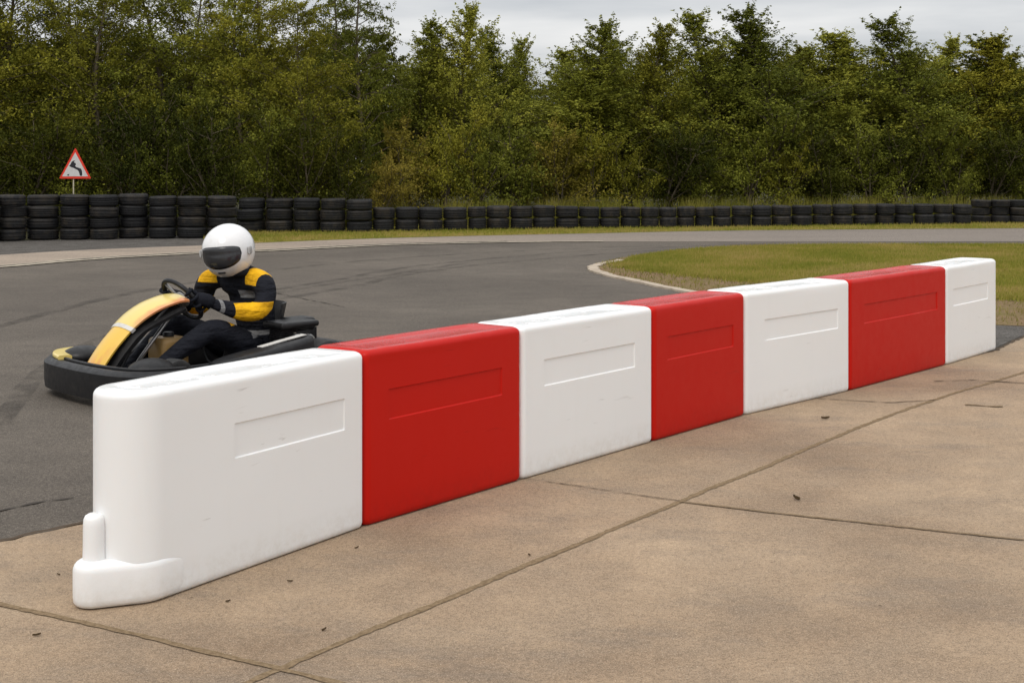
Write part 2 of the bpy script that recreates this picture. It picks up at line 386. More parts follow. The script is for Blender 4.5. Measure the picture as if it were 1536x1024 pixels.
# kart bodywork yellow fading to orange-red graphics
c = M('yellow_bodywork', 0.35, Coat_Weight=0.3)
y0 = c.mix(c.ramp(c.noise(3.5, 3, 0.5, (1, 3, 1)), [(0.50, 0.0), (0.62, 0.75)]), (0.74, 0.46, 0.06), (0.66, 0.26, 0.07))
c.base(y0); MAT_YEL = c.m
c = M('pale_yellow_bodywork', 0.35, Coat_Weight=0.3)
sx = c.n('ShaderNodeSeparateXYZ'); c.l(c.coord(), sx.inputs[0])
c.base(c.mix(c.ramp(c.math('ADD', sx.outputs[1], c.math('MULTIPLY', c.noise(6, 3), 0.12)), [(0.165, 0.0), (0.21, 0.75)]), (0.72, 0.56, 0.17), (0.60, 0.14, 0.07))); MAT_YEL2 = c.m
MAT_SIGNR = simple('sign_red', (0.72, 0.035, 0.012), 0.4)
MAT_SIGNW = simple('sign_white', (0.60, 0.59, 0.57), 0.5, (0.42, 0.40, 0.37))
MAT_SIGNK = simple('sign_black', (0.012, 0.012, 0.016), 0.5)
MAT_POLE = simple('pale_post', (0.42, 0.37, 0.27), 0.6)

# ------------------------------------------------------------------ ground
def sheet(name, pts, z, mat, bm=None):
    bm = bmesh.new(); vs = [bm.verts.new((p[0], p[1], z)) for p in pts]
    f = bm.faces.new(vs); bmesh.ops.triangulate(bm, faces=[f]); bmesh.ops.recalc_face_normals(bm, faces=bm.faces)
    if bm.faces and sum(f.normal.z for f in bm.faces) < 0: bmesh.ops.reverse_faces(bm, faces=bm.faces)
    return struct(link(name, bm, mat, smooth=False))
def jag(pts, step, amp, seed=0):
    """resample a polyline with small irregular offsets"""
    o = []; r = random.Random(seed)
    pts = [Vector((p[0], p[1], 0)) for p in pts]
    for a, b in zip(pts, pts[1:]):
        n = max(1, int((b - a).length / step)); d = (b - a).normalized(); s = Vector((-d.y, d.x, 0))
        for k in range(n): o.append(a.lerp(b, k / n) + s * r.uniform(-amp, amp))
    o.append(pts[-1]); return o
def ribbon(name, pts, w, z, mat, step=0.05, amp=0.0, seed=0, h=0.0):
    r = random.Random(seed); P = []
    pts = [Vector((p[0], p[1], 0)) for p in pts]
    for a, b in zip(pts, pts[1:]):
        n = max(1, int((b - a).length / step))
        for k in range(n): P.append(a.lerp(b, k / n))
    P.append(pts[-1]); L = []; R = []; n = len(P)
    for i, p in enumerate(P):
        t = (P[min(i + 1, n - 1)] - P[max(i - 1, 0)]).normalized(); s = Vector((-t.y, t.x, 0))
        off = mnoise(Vector((i * step * 1.7, seed * 3.1, 0))) * amp * 1.5
        wl = w / 2 + r.uniform(-amp, amp) * 0.5; wr = w / 2 + r.uniform(-amp, amp) * 0.5
        L.append(p + s * (off + wl)); R.append(p + s * (off - wr))
    if h <= 0:
        v = [(q.x, q.y, z) for q in L] + [(q.x, q.y, z) for q in R]
        f = [(i, n + i, n + i + 1, i + 1) for i in range(n - 1)]
        return struct(link(name, pymesh(v, f), mat, smooth=False))
    v = [(q.x, q.y, z) for q in L] + [(q.x, q.y, z + h) for q in L] + [(q.x, q.y, z + h) for q in R] + [(q.x, q.y, z) for q in R]
    f = []
    for i in range(n - 1):
        for a in range(3): f.append((a * n + i, (a + 1) * n + i, (a + 1) * n + i + 1, a * n + i + 1))
    return struct(link(name, pymesh(v, f), mat, smooth=False))

sheet('ground', [(-700, -60), (700, -60), (700, 900), (-700, 900)], 0.0, MAT_FLOOR)
line_px = [(-500, 438), (-200, 418), (0, 402), (120, 391.5), (230, 384.5), (330, 380), (400, 377.5), (560, 369.5), (700, 365.5), (830, 363.5), (1000, 363), (1300, 363), (1800, 362)]
line = crom([G(*p) for p in line_px], 6)
top_px = [(-500, 412), (-200, 394), (0, 383), (100, 377), (200, 372.5), (330, 368), (400, 364.5), (560, 358.5), (730, 354), (900, 350.5), (1040, 347.5), (1200, 345.5), (1536, 343), (1900, 341)]
top = crom([G(*p) for p in top_px], 6)
track = [G(x, y) for x, y in [(1800, 362)]]
tr_pts = [Vector((-30, -8, 0))] + [Vector((-22, 10, 0))] + line + [Vector((26, 14, 0)), Vector((20, -8, 0))]
sheet('track', tr_pts, 0.004, MAT_ASPH)
sheet('path', line + top[::-1], 0.008, MAT_PATH)
# grey gravel in front of the tall tyre wall, turf verge further right
grav_top = [G(x, y) for x, y in [(-500, 372), (-200, 366), (0, 362), (200, 357), (360, 350), (420, 348)]]
gl_ = [p for p in top if p.x < G(395, 364.5).x]
sheet('gravel_verge', jag(grav_top, 1, 0.0) + gl_[::-1], 0.008, MAT_GRAV)
vt = [p for p in top if p.x >= G(300, 369).x]
far_edge = [Vector((XD(300, 27), 27, 0)), Vector((XD(600, 30), 30, 0)), Vector((XD(1200, 34), 34.0, 0)), Vector((30, 36, 0))]
sheet('grass_verge', vt + far_edge[::-1], 0.012, MAT_TURF)
ribbon('track_edge_line', line[:int(len(line) * 0.80)], 0.15, 0.016, MAT_LINE, 0.3, 0.03, 3)
off = [Vector((p.x - 0.02, p.y + 0.21, 0)) for p in line]
ribbon('gutter', off[:int(len(off) * 0.72)], 0.12, 0.014, MAT_GUT, 0.3, 0.04, 4)
off = [Vector((p.x - 0.04, p.y + 0.36, 0)) for p in line]
ribbon('path_edge_line', off[:int(len(off) * 0.72)], 0.08, 0.016, MAT_LINE, 0.3, 0.03, 5)

# infield
inf_low = [(887, 403), (893, 407.5), (912, 414), (940, 420), (1000, 432.5), (1030, 438), (1150, 458), (1300, 476), (1440, 486), (1536, 490), (1800, 500)]
inf_top = [(1900, 366.5), (1536, 366.5), (1300, 366.5), (1200, 367), (1120, 368.5), (1060, 371.5), (1000, 377), (950, 384), (915, 391), (893, 398)]
low_w = crom([G(*p) for p in inf_low], 6); top_w = crom([G(*p) for p in inf_top], 6)
infield = low_w + top_w
sheet('bare_earth', infield, 0.008, MAT_EARTH)
turf_low = [(925, 397), (960, 406), (1010, 411), (1070, 418), (1150, 425), (1250, 430), (1350, 438), (1450, 446), (1536, 452), (1800, 466)]
turf_top = [(1900, 368), (1536, 368), (1300, 368), (1200, 369), (1120, 370.5), (1060, 373.5), (1000, 379), (950, 386)]
tl = jag(crom([G(*p) for p in turf_low], 4), 0.15, 0.05, 5); tt = crom([G(*p) for p in turf_top], 4)
turf_poly = tl + tt
sheet('infield_turf', turf_poly, 0.014, MAT_TURF)
kerb_px = [(932, 391.5), (908, 396.5), (891, 401), (888, 404.5), (897, 409.5), (915, 415), (940, 420.5), (1000, 433), (1030, 438.5), (1150, 459), (1300, 477), (1440, 487)]
ribbon('kerb', crom([G(*p) for p in kerb_px], 6), 0.13, 0.0, MAT_KERB, 0.12, 0.03, 8, h=0.025)

# concrete pad
def LW(px, py): return G(px, py)
edge_l = [LW(-260, 874), LW(0, 817), LW(143, 785)]
edge_r = [LW(1497, 527), LW(1536, 507)]
e0, e1 = edge_l[0], edge_r[1]
pad_edge = jag([e0 + (e0 - edge_l[2]) * 2.0, edge_l[0], edge_l[1], edge_l[2], edge_r[0] + Vector((-0.02, -0.02, 0)), edge_r[1], edge_r[1] + (edge_r[1] - edge_r[0]) * 12], 0.05, 0.012, 2)
pad = pad_edge + [Vector((24, 12, 0)), Vector((24, -8, 0)), Vector((-9, -8, 0))]
sheet('concrete_pad', pad, 0.012, MAT_CONC)
# rough gravelly strip beyond the far end of the barrier
sheet('gravel_strip', jag([G(1470, 489), G(1800, 505)], 0.2, 0.05) + [G(1800, 470), G(1640, 480), Vector((edge_r[1].x + 3, edge_r[1].y + 2.3, 0)), edge_r[1] + Vector((.0, .06, 0)), G(1475, 532)], 0.0095, MAT_GRAV)
ribbon('pad_edge_joint', pad_edge, 0.025, 0.0155, MAT_CRACK, 0.04, 0.012, 9)
J1 = crom([G(*p) for p in [(330, 1050), (420, 1010), (720, 882), (1020, 757), (1300, 640), (1420, 597), (1536, 561), (1760, 492)]], 4)
ribbon('paving_joint', J1, 0.028, 0.0145, MAT_JOINT, 0.03, 0.010, 1)
J2 = [G(*p) for p in [(-300, 842), (0, 912), (200, 957), (420, 1010), (560, 1044), (900, 1120)]]
ribbon('paving_joint', J2, 0.026, 0.0150, MAT_JOINT, 0.03, 0.008, 2)
J3 = [G(*p) for p in [(1020, 757), (1150, 773), (1536, 815), (2000, 866), (3600, 1046)]]
ribbon('paving_joint', J3, 0.016, 0.0165, MAT_JOINT, 0.03, 0.006, 6)
ribbon('paving_crack', [G(*p) for p in [(770, 720), (900, 738), (1020, 756)]], 0.007, 0.0165, MAT_CRACK, 0.03, 0.008, 7)
ribbon('paving_crack', [G(*p) for p in [(1130, 597), (1220, 601), (1330, 607), (1400, 603)]], 0.010, 0.0165, MAT_CRACK, 0.04, 0.015, 8)
ribbon('paving_crack', [G(*p) for p in [(1448, 610), (1480, 612), (1504, 613)]], 0.035, 0.0165, MAT_JOINT, 0.04, 0.03, 12)
ribbon('paving_crack', [G(*p) for p in [(1400, 575), (1460, 573), (1540, 578)]], 0.012, 0.0165, MAT_CRACK, 0.04, 0.015, 13)
# cracks in the track
MAT_TCRACK = M('track_crack', 0.95, (0.062, 0.054, 0.046)).m
for i, pp in enumerate([[(-20, 772), (50, 757), (110, 748)], [(390, 436), (450, 448), (520, 462)]]):
    ribbon('track_crack', crom([G(*p) for p in pp], 3), 0.006, 0.008, MAT_TCRACK, 0.05, 0.03, 20 + i)
c = M('tyre_rubber_mark', 0.8)
tb = c.n('ShaderNodeBsdfTransparent'); msx = c.n('ShaderNodeMixShader'); c.p.inputs['Base Color'].default_value = (0.03, 0.028, 0.026, 1)
c.l(c.ramp(c.noise(3, 5, 0.7, (1, 1, 1)), [(0.40, 0.0), (0.72, 0.42)]), msx.inputs[0]); c.l(tb.outputs[0], msx.inputs[1]); c.l(c.p.outputs[0], msx.inputs[2]); c.l(msx.outputs[0], c.t.nodes['Material Output'].inputs[0])
MAT_SKID = c.m
for i, pp in enumerate([[(300, 450), (480, 425), (640, 398), (900, 376), (1200, 364)], [(330, 462), (500, 436), (660, 405), (900, 382), (1150, 367)], [(-100, 520), (200, 440), (500, 396), (800, 376), (1000, 369)], [(0, 640), (60, 560), (180, 500), (420, 440), (700, 395)]]):
    ribbon('tyre_mark', crom([G(*p) for p in pp], 8), 0.14, 0.007 + 0.0006 * i, MAT_SKID, 0.2, 0.03, 40 + i)

# ------------------------------------------------------------------ grass and weeds
def in_poly(x, y, poly):
    inside = np.zeros(len(x), bool); n = len(poly); j = n - 1
    for i in range(n):
        xi, yi, xj, yj = poly[i][0], poly[i][1], poly[j][0], poly[j][1]
        if yi != yj:
            c_ = ((yi > y) != (yj > y)) & (x < (xj - xi) * (y - yi) / (yj - yi) + xi); inside ^= c_
        j = i
    return inside
def blades(x, y, hmin, hmax, w, z0=0.0, lean=0.5):
    n = len(x); a = rng.uniform(0, 2 * np.pi, n); h = rng.uniform(hmin, hmax, n); b = rng.uniform(0, 2 * np.pi, n)
    l = rng.uniform(0, lean, n) * h; ww = w * rng.uniform(0.6, 1.3, n)
    p0 = np.stack([x - np.cos(a) * ww / 2, y - np.sin(a) * ww / 2, np.full(n, z0)], 1)
    p1 = np.stack([x + np.cos(a) * ww / 2, y + np.sin(a) * ww / 2, np.full(n, z0)], 1)
    p2 = np.stack([x + np.cos(b) * l, y + np.sin(b) * l, z0 + h], 1)
    v = np.stack([p0, p1, p2], 1).reshape(-1, 3); return npmesh(v, np.arange(n * 3).reshape(-1, 3))
def scatter(poly, n, xr, yr):
    x = rng.uniform(*xr, n * 3); y = rng.uniform(*yr, n * 3); k = in_poly(x, y, poly); return x[k][:n], y[k][:n]
x, y = scatter(turf_poly, 170000, (1.2, 13), (12.5, 25))
tag(link('grass', blades(x, y, 0.02, 0.055, 0.009, 0.013), MAT_GRASS, smooth=False), 'short mown grass of the infield, yellowing in patches', 'grass', kind='stuff')
x, y = scatter(infield, 26000, (1.2, 13), (11, 24))
tag(link('dry_grass', blades(x, y, 0.015, 0.05, 0.008, 0.008, 0.9), MAT_WEED, smooth=False), 'thin dry grass on the bare brown earth edging the infield', 'grass', kind='stuff')
tlx = np.array([[p.x, p.y] for p in tl]); idx = rng.integers(0, len(tlx), 15000); off_ = np.abs(rng.normal(0, 0.20, 15000))
jx = rng.normal(0, 0.12, 15000); x, y = tlx[idx, 0] + jx, tlx[idx, 1] - off_ + 0.25 + rng.normal(0, 0.05, 15000); k = in_poly(x, y, infield); x, y = x[k], y[k]
tag(link('edge_grass', blades(x, y, 0.015, 0.05, 0.010, 0.012, 0.7), MAT_GRASS, smooth=False), 'ragged grass thinning out over the brown earth at the near side of the infield', 'grass', kind='stuff')
vpoly = vt + far_edge[::-1]
x, y = scatter(vpoly, 60000, (-7, 14), (24, 34))
tag(link('verge_grass', blades(x, y, 0.02, 0.07, 0.012, 0.012), MAT_GRASS, smooth=False), 'narrow strip of yellow green grass along the foot of the tyre wall', 'grass', kind='stuff')
n = 26000; x = rng.uniform(-4, 16, n); yb = np.interp(x, [-4, 0, 5, 12, 16], [29.2, 29.8, 31.3, 32.6, 33.2]); y = yb + rng.uniform(0, 1.5, n) ** 1.3
tall = np.array([mnoise(Vector((a * 1.3, b, 0))) for a, b in zip(x, y)])
k = tall > 0.02; x, y = x[k], y[k]
tag(link('tall_weeds', blades(x, y, 0.2, 0.68, 0.022, 0, 0.5), MAT_WEED, smooth=False), 'tall yellowing weeds growing behind the low tyre wall', 'weeds', kind='stuff')

# ------------------------------------------------------------------ barrier blocks
HB = 0.688
def block(name, P, Q, T, panels, mat, cap=False, L=None):
    """P -> Q is the base of the face towards the camera, P the nearer end; u runs P->Q; v goes away from the camera"""
    P = Vector((P[0], P[1], 0)); Q = Vector((Q[0], Q[1], 0)); d = (Q - P).normalized(); L = L or (Q - P).length
    s = Vector((-d.y, d.x, 0))
    us = set()
    k = max(6, int(L / 0.09))
    for i in range(k + 1): us.add(round(L * i / k, 4))
    for a, b in panels:
        us |= {round(q, 4) for q in (a - 0.004, a, a + 0.005, b - 0.005, b, b + 0.004)}
    lo = T / 2 if cap else 0.026
    us = sorted(u for u in us if lo + 0.008 < u < L - 0.034) ; us = [lo, lo + 0.008] + us + [L - 0.034, L - 0.026] if cap else [0.026, 0.034] + us + [L - 0.034, L - 0.026]
    r = 0.026; plan = []
    for u in us: plan.append((u, 0.0, 0))
    for k in range(1, 4):
        a = math.radians(-90 + 90 * k / 4); plan.append((L - r + r * math.cos(a), r + r * math.sin(a), 0))
    plan += [(L, r, 0), (L, T / 2, 0), (L, T - r, 0)]
    for k in range(1, 4):
        a = math.radians(90 * k / 4); plan.append((L - r + r * math.cos(a), T - r + r * math.sin(a), 0))
    for u in us[::-1]: plan.append((u, T, 1))
    if cap:
        for k in range(1, 24):
            a = math.radians(90 + 180 * k / 24); plan.append((T / 2 + T / 2 * math.cos(a), T / 2 + T / 2 * math.sin(a), 2))
    else:
        for k in range(1, 4):
            a = math.radians(90 + 90 * k / 4); plan.append((r + r * math.cos(a), T - r + r * math.sin(a), 0))
        plan += [(0, T - r, 0), (0, T / 2, 0), (0, r, 0)]
        for k in range(1, 4):
            a = math.radians(180 + 90 * k / 4); plan.append((r + r * math.cos(a), r + r * math.sin(a), 0))
    R = 0.026
    rows = [(0.0, 0.016), (0.004, 0.007), (0.012, 0.002), (0.022, 0.0), (0.03, 0.0)]
    zs = [0.1, 0.2, 0.3, 0.36, 0.396, 0.400, 0.404, 0.411, 0.46, 0.511, 0.518, 0.522, 0.526, 0.57, 0.62, HB - R - 0.012]
    rows += [(z, 0.0) for z in zs]
    for k in range(0, 8):
        a = math.radians(90 * k / 7); rows.append((HB - R + R * math.sin(a), R * (1 - math.cos(a))))
    rows += [(HB + 0.0005, R + 0.012), (HB + 0.001, R + 0.022)]
    rows += [(HB - 0.000, R + 0.030), (HB - 0.003, R + 0.040), (HB - 0.006, R + 0.050), (HB - 0.007, R + 0.060)]
    bm = bmesh.new(); grid = []
    ph = random.uniform(0, 50)
    for z, ins in rows:
        ring = []
        for (u, v, side) in plan:
            vv = v; dv = 0.0
            if v in (0.0, T):
                for a, b in panels:
                    if a + 0.0015 < u < b - 0.0015 and 0.402 < z < 0.520: dv = 0.0052
            topm = max(0.0, ins - R)                      # the recess on top keeps away from the ends
            w = T / 2 + (vv - T / 2) * (T / 2 - ins - dv) / (T / 2)
            ie = min(ins, 0.018) + topm * 1.9
            if cap:
                uc = T / 2
                if u < uc: uu = uc + (u - uc) * (T / 2 - ins - topm * 0.6) / (T / 2)
                else: uu = uc + (u - uc) * (L - uc - ie) / (L - uc)
            else: uu = L / 2 + (u - L / 2) * (L / 2 - ie) / (L / 2)
            wob = 0.0022 * mnoise(Vector((uu * 2.2 + ph, z * 2.5, w * 2)))
            if v in (0.0, T): w += wob * (1 if 0.03 < z < 0.66 else 0)
            zz = z + (0.0022 * mnoise(Vector((uu * 3 + ph, w * 4, 3))) if z > 0.66 else 0)
            p = d * uu + s * w; ring.append(bm.verts.new((p.x, p.y, zz)))
        grid.append(ring)
    m = len(plan)
    for i in range(len(grid) - 1):
        for k in range(m): bm.faces.new((grid[i][k], grid[i][(k + 1) % m], grid[i + 1][(k + 1) % m], grid[i + 1][k]))
    bm.faces.new(grid[-1]); bm.faces.new(grid[0][::-1])
    bmesh.ops.recalc_face_normals(bm, faces=bm.faces)
    o = link(name, bm, mat, sharp=38); o.location = (P.x, P.y, 0.0125)
    return o
fp = [(548, 795), (783, 724), (980, 666), (1118, 626), (1275, 589), (1420, 550), (1495, 527)]
FP = [G(*p) for p in fp]
pan = [(583, 753), (816, 952), (1001, 1100), (1147, 1257), (1296, 1406), (1430, 1482)]
def u_at(px, P, Q):
    d = (Q - P).normalized(); k = (px - 768) / F_PX      # X = k*Y
    return (k * P.y - P.x) / (d.x - k * d.y)
labs = ['red plastic barrier block next to the rounded white end block, nearest of the red ones',
        'white plastic barrier block between the two reds nearest the camera, second white one',
        'narrow red plastic barrier block, middle one of the three red blocks',
        'white plastic barrier block between the middle red block and the farthest red block',
        'long red plastic barrier block farthest along the row, beside the last white block',
        'white plastic barrier block ending the row at the far right, in front of the grass']
Tb = 0.29
for i in range(6):
    P, Q = FP[i], FP[i + 1]; g = 0.0015; d = (Q - P).normalized()
    o = block('barrier_block', P + d * g, Q - d * g, Tb, [(u_at(pan[i][0], P, Q), u_at(pan[i][1], P, Q))], MAT_RED if i % 2 == 0 else MAT_WHITE)
    tag(o, labs[i], 'barrier', 'red and white plastic barrier blocks')
# rounded end block
J = FP[0]; d1 = Vector((0.53, 0.848, 0)); T1 = 0.262; L1 = 1.070 + T1 / 2
s1 = Vector((-d1.y, d1.x, 0))
P1 = J - d1 * L1
pa, pb = u_at(352, P1, J), u_at(517, P1, J)
ob = block('barrier_block', P1, J - d1 * 0.003, T1, [(pa, pb)], MAT_WHITE, cap=True, L=L1 - 0.003)
tag(ob, 'white plastic end block with rounded nose, low foot and upright peg, nearest the camera', 'barrier', 'red and white plastic barrier blocks')
# foot and peg
A = Vector((-1.350, 4.522, 0)); cc = J - d1 * 0.93 + s1 * (T1 / 2)
def hull_base(circ, z0, fil=0.034, n=96):
    """skirt whose plan is the convex hull of circles (centre, radius, top height)"""
    bm = bmesh.new(); rings = []
    lv = [('b', 0.0, 0.022), ('b', 0.005, 0.009), ('b', 0.015, 0.002), ('b', 0.03, 0.0), ('m', 0.5, 0.0)] + [('t', k / 6, fil * (1 - math.cos(math.radians(15 * k)))) for k in range(7)]
    for kind, q, ins in lv:
        ring = []
        for k in range(n):
            a = 2 * math.pi * k / n; nv = Vector((math.cos(a), math.sin(a), 0))
            c_, r_, zt = max(circ, key=lambda t: t[0].dot(nv) + t[1])
            p = c_ + nv * (r_ - ins)
            z = z0 + q if kind == 'b' else z0 + 0.03 + (zt - fil - z0 - 0.03) * q if kind == 'm' else zt - fil + fil * math.sin(math.radians(90 * q))
            ring.append(bm.verts.new((p.x, p.y, z)))
        rings.append(ring)
    for i in range(len(rings) - 1):
        for k in range(n): bm.faces.new((rings[i][k], rings[i][(k + 1) % n], rings[i + 1][(k + 1) % n], rings[i + 1][k]))
    bm.faces.new(rings[-1]); bm.faces.new(rings[0][::-1]); bmesh.ops.recalc_face_normals(bm, faces=bm.faces)
    return bm
loc0 = Vector((P1.x, P1.y, 0))
def ax(t): return J - d1 * t + s1 * (T1 / 2) - loc0
circ = [(A - loc0, 0.066, 0.150)]
for k in range(9):
    t = k / 8; circ.append((ax(1.070 - 0.13 * t), T1 / 2 + 0.006 * (1 - t) ** 1.0 - 0.003 * t, 0.149 - 0.006 * t))
ft = hull_base(circ, 0.001)
link('foot', ft, MAT_WHITE, ob, sharp=50)
pg = tube([A - loc0 + Vector((0, 0, z)) for z in (0.12, 0.15, 0.2, 0.26, 0.278, 0.289, 0.295)], [0.040, 0.036, 0.035, 0.0345, 0.033, 0.028, 0.018], 24)
link('peg', pg, MAT_WHITE, ob, sharp=60)

# ------------------------------------------------------------------ tyre wall
NUMW = ['zeroth', 'first', 'second', 'third', 'fourth', 'fifth', 'sixth', 'seventh', 'eighth', 'ninth', 'tenth', 'eleventh', 'twelfth', 'thirteenth', 'fourteenth', 'fifteenth', 'sixteenth', 'seventeenth', 'eighteenth', 'nineteenth', 'twentieth',
        'twenty-first', 'twenty-second', 'twenty-third', 'twenty-fourth', 'twenty-fifth', 'twenty-sixth', 'twenty-seventh', 'twenty-eighth', 'twenty-ninth', 'thirtieth', 'thirty-first', 'thirty-second', 'thirty-third', 'thirty-fourth', 'thirty-fifth', 'thirty-sixth', 'thirty-seventh']
def tyre_mesh(seed, h):
    """old car tyre lying flat, outer radius 1, height h (in metres of a 0.25 m radius tyre)"""
    r = random.Random(seed); hh = h / 2; R = 0.25
    pr = []
    def g(z, dd): return (R - dd, z)
    pr += [(R * 0.60, -hh * 0.72), (R * 0.70, -hh * 0.93), (R * 0.82, -hh * 0.99), (R * 0.93, -hh * 0.93), (R * 0.985, -hh * 0.74)]
    nz = r.choice([2, 3, 3, 4]); w = 0.009
    zz = [-hh * 0.62 + hh * 1.24 * (k + 0.5 + r.uniform(-.12, .12)) / nz for k in range(nz)]
    pr.append((R, -hh * 0.68))
    for z in zz: pr += [(R, z - w), (R - 0.012, z - w * 0.6), (R - 0.012, z + w * 0.6), (R, z + w)]
    pr += [(R, hh * 0.68), (R * 0.985, hh * 0.74), (R * 0.93, hh * 0.93), (R * 0.82, hh * 0.99), (R * 0.70, hh * 0.93), (R * 0.60, hh * 0.72), (R * 0.63, 0.0)]
    bm = lathe(pr, 36)
    ph = r.uniform(0, 9)
    for v in bm.verts:
        a = math.atan2(v.co.y, v.co.x)
        f = 1 + 0.014 * math.sin(2 * a + ph) + 0.008 * mnoise(Vector((math.cos(a) * 2, math.sin(a) * 2, v.co.z * 9 + ph)))
        v.co.x *= f; v.co.y *= f; v.co.z += 0.005 * math.sin(a + ph) + 0.004 * mnoise(Vector((math.cos(a) * 1.5, math.sin(a) * 1.5, ph)))
    me = bpy.data.meshes.new('tyre'); bm.to_mesh(me); bm.free(); me.materials.append(MAT_TYRE)
    me.polygons.foreach_set('use_smooth', [True] * len(me.polygons)); me.set_sharp_from_angle(angle=math.radians(42))
    return me
TM = [tyre_mesh(k, 0.205) for k in range(8)]
stacks = []   # (x0, x1, base y, total height m, n)
tallL = [(-93, -49, 366, 4), (-48, -3, 365, 4), (-4, 39, 363, 4), (41, 88.5, 361.5, 4), (90, 134, 361, 4), (135, 178, 360.5, 4), (178.5, 222, 359, 4), (224, 265, 359, 4), (266, 310, 358.5, 4), (311, 355, 358, 4)]
for a, b, y_, n_ in tallL: stacks.append((a, b, y_, {0: 292}.get(0, 292) if a < 170 else (290.5 if a < 200 else 294 if a < 300 else 294), n_, 'L'))
for a, b, t in [(357, 397, 297), (399, 440, 297.5), (441, 480, 296.5), (480.5, 519, 297.5), (520, 558.5, 299)]: stacks.append((a, b, 349.5, t, 3, 'L'))
low = [559, 592.5, 628, 664.5, 701.5, 729.5, 765, 799, 833, 868, 899.5, 930, 961, 988, 1015, 1042.5, 1069, 1096.5, 1127, 1157, 1187, 1218.5, 1248, 1279, 1313, 1342, 1371, 1400, 1429, 1457]
for a, b in zip(low, low[1:]):
    m_ = (a + b) / 2
    base = np.interp(m_, [560, 740, 800, 900, 1000, 1100, 1200, 1300, 1400, 1460], [349, 346, 345, 343.5, 342.5, 341.5, 340.5, 339, 338, 337.5])
    topy = np.interp(m_, [560, 700, 735, 800, 900, 1000, 1100, 1250, 1290, 1460], [311, 311.5, 309, 308.5, 310, 310.5, 309.5, 306.5, 305.5, 307])
    stacks.append((a, b, float(base), float(topy) + random.uniform(-.6, .6), 2, 'R'))
for a, b in [(1456, 1486), (1485.5, 1514), (1512, 1545), (1545, 1575), (1575, 1606), (1606, 1637), (1637, 1667), (1667, 1698), (1698, 1729), (1729, 1760)]: stacks.append((a, b, 336, 299.5, 3, 'F'))
cnt = {'L': -2, 'R': 0, 'F': 0}
pos_word = {4: ['bottom', 'second lowest', 'second highest', 'top'], 3: ['bottom', 'middle', 'top'], 2: ['lower', 'upper']}
wall_name = {'L': 'stack from the left of the tall tyre wall', 'R': 'stack from the left of the low tyre wall', 'F': 'stack of the taller tyres at the far right end'}
for (a, b, by, ty, n_, grp) in stacks:
    cnt[grp] += 1
    Yn = F_PX * H_CAM / (by - HOR); m_ = (a + b) / 2; R = (b - a) / 2 / F_PX * Yn
    R *= 1.02; Yc = Yn + R; X = XD(m_, Yc); R = (b - a) / 2 / F_PX * Yc * 0.995
    Htot = ZD(ty, Yn + 0.15); h1 = (Htot - 0.012) / n_; z = 0.012
    for k in range(n_):
        hk = h1 * (1 + random.uniform(-.05, .05)) if k < n_ - 1 else (Htot - z)
        if cnt[grp] < 1: who = 'beyond'; 
        o = bpy.data.objects.new('stacked_tyre', random.choice(TM)); COL.objects.link(o)
        rr = R * random.uniform(0.975, 1.012)
        o.scale = (rr / 0.25, rr / 0.25, hk / 0.211)
        o.location = (X + random.uniform(-1, 1) * (R - rr + 0.006), Yc + random.uniform(-.04, .04), z + hk / 2)
        o.rotation_euler = (random.uniform(-.012, .012), random.uniform(-.018, .018), random.uniform(0, 6.28))
        z += hk
        if grp == 'L' and cnt[grp] < 1:
            lab = '%s black tyre in the %s stack left of the picture edge' % (pos_word[n_][k], NUMW[1 - cnt[grp]])
        else: lab = '%s black tyre in the %s %s' % (pos_word[n_][k], NUMW[cnt[grp]], wall_name[grp])
        tag(o, lab, 'tyre', 'stacked tyres of the trackside tyre wall')

# ------------------------------------------------------------------ warning sign
Ys = 27.0
def SP(zx, zy):   # zoomed photo detail -> local sign plane (x, z)
    px, py = 80 + zx / 11.37, 210 + zy / 11.37
    return XD(px, Ys), ZD(py, Ys)
sx0 = XD(80 + 335 / 11.37, Ys)
sg = empty('warning_sign', (sx0, Ys, 0), 0)
def plate(name, pts, y0, th, mat, par, rnd=0):
    bm = bmesh.new(); f = [bm.verts.new((x - sx0, y0, z)) for x, z in pts]; fc = bm.faces.new(f)
    r = bmesh.ops.extrude_face_region(bm, geom=[fc]); vs = [g for g in r['geom'] if isinstance(g, bmesh.types.BMVert)]
    bmesh.ops.translate(bm, vec=(0, th, 0), verts=vs); bmesh.ops.recalc_face_normals(bm, faces=bm.faces)
    return link(name, bm, mat, par, smooth=False)
def rtri(p, r=0.02):
    o = []; n = len(p); c_ = Vector((sum(q[0] for q in p) / n, sum(q[1] for q in p) / n))
    for i in range(n):
        a, b, d_ = Vector(p[i - 1]), Vector(p[i]), Vector(p[(i + 1) % n])
        e, f = (a - b).normalized(), (d_ - b).normalized()
        P_, Q_ = b + e * r, b + f * r
        for k in range(5):
            t = k / 4; o.append(tuple((1 - t) ** 2 * P_ + 2 * t * (1 - t) * b + t * t * Q_))
    return o
tri = [SP(375, 132), SP(98, 660), SP(645, 660)]
plate('border', rtri(tri, 0.025), 0.0, 0.012, MAT_SIGNR, sg)
plate('panel', rtri([SP(375, 212), SP(152, 622), SP(592, 622)], 0.006), -0.0025, 0.002, MAT_SIGNW, sg)
plate('pictogram', [SP(*q) for q in [(272, 440), (298, 412), (310, 378), (336, 356), (366, 352), (372, 364), (352, 366), (354, 384), (380, 394), (386, 420), (372, 446), (402, 466), (470, 488), (488, 520), (494, 590), (486, 614), (455, 610), (446, 580), (438, 545), (418, 515), (375, 492), (345, 476), (300, 462)]], -0.0045, 0.0015, MAT_SIGNK, sg)
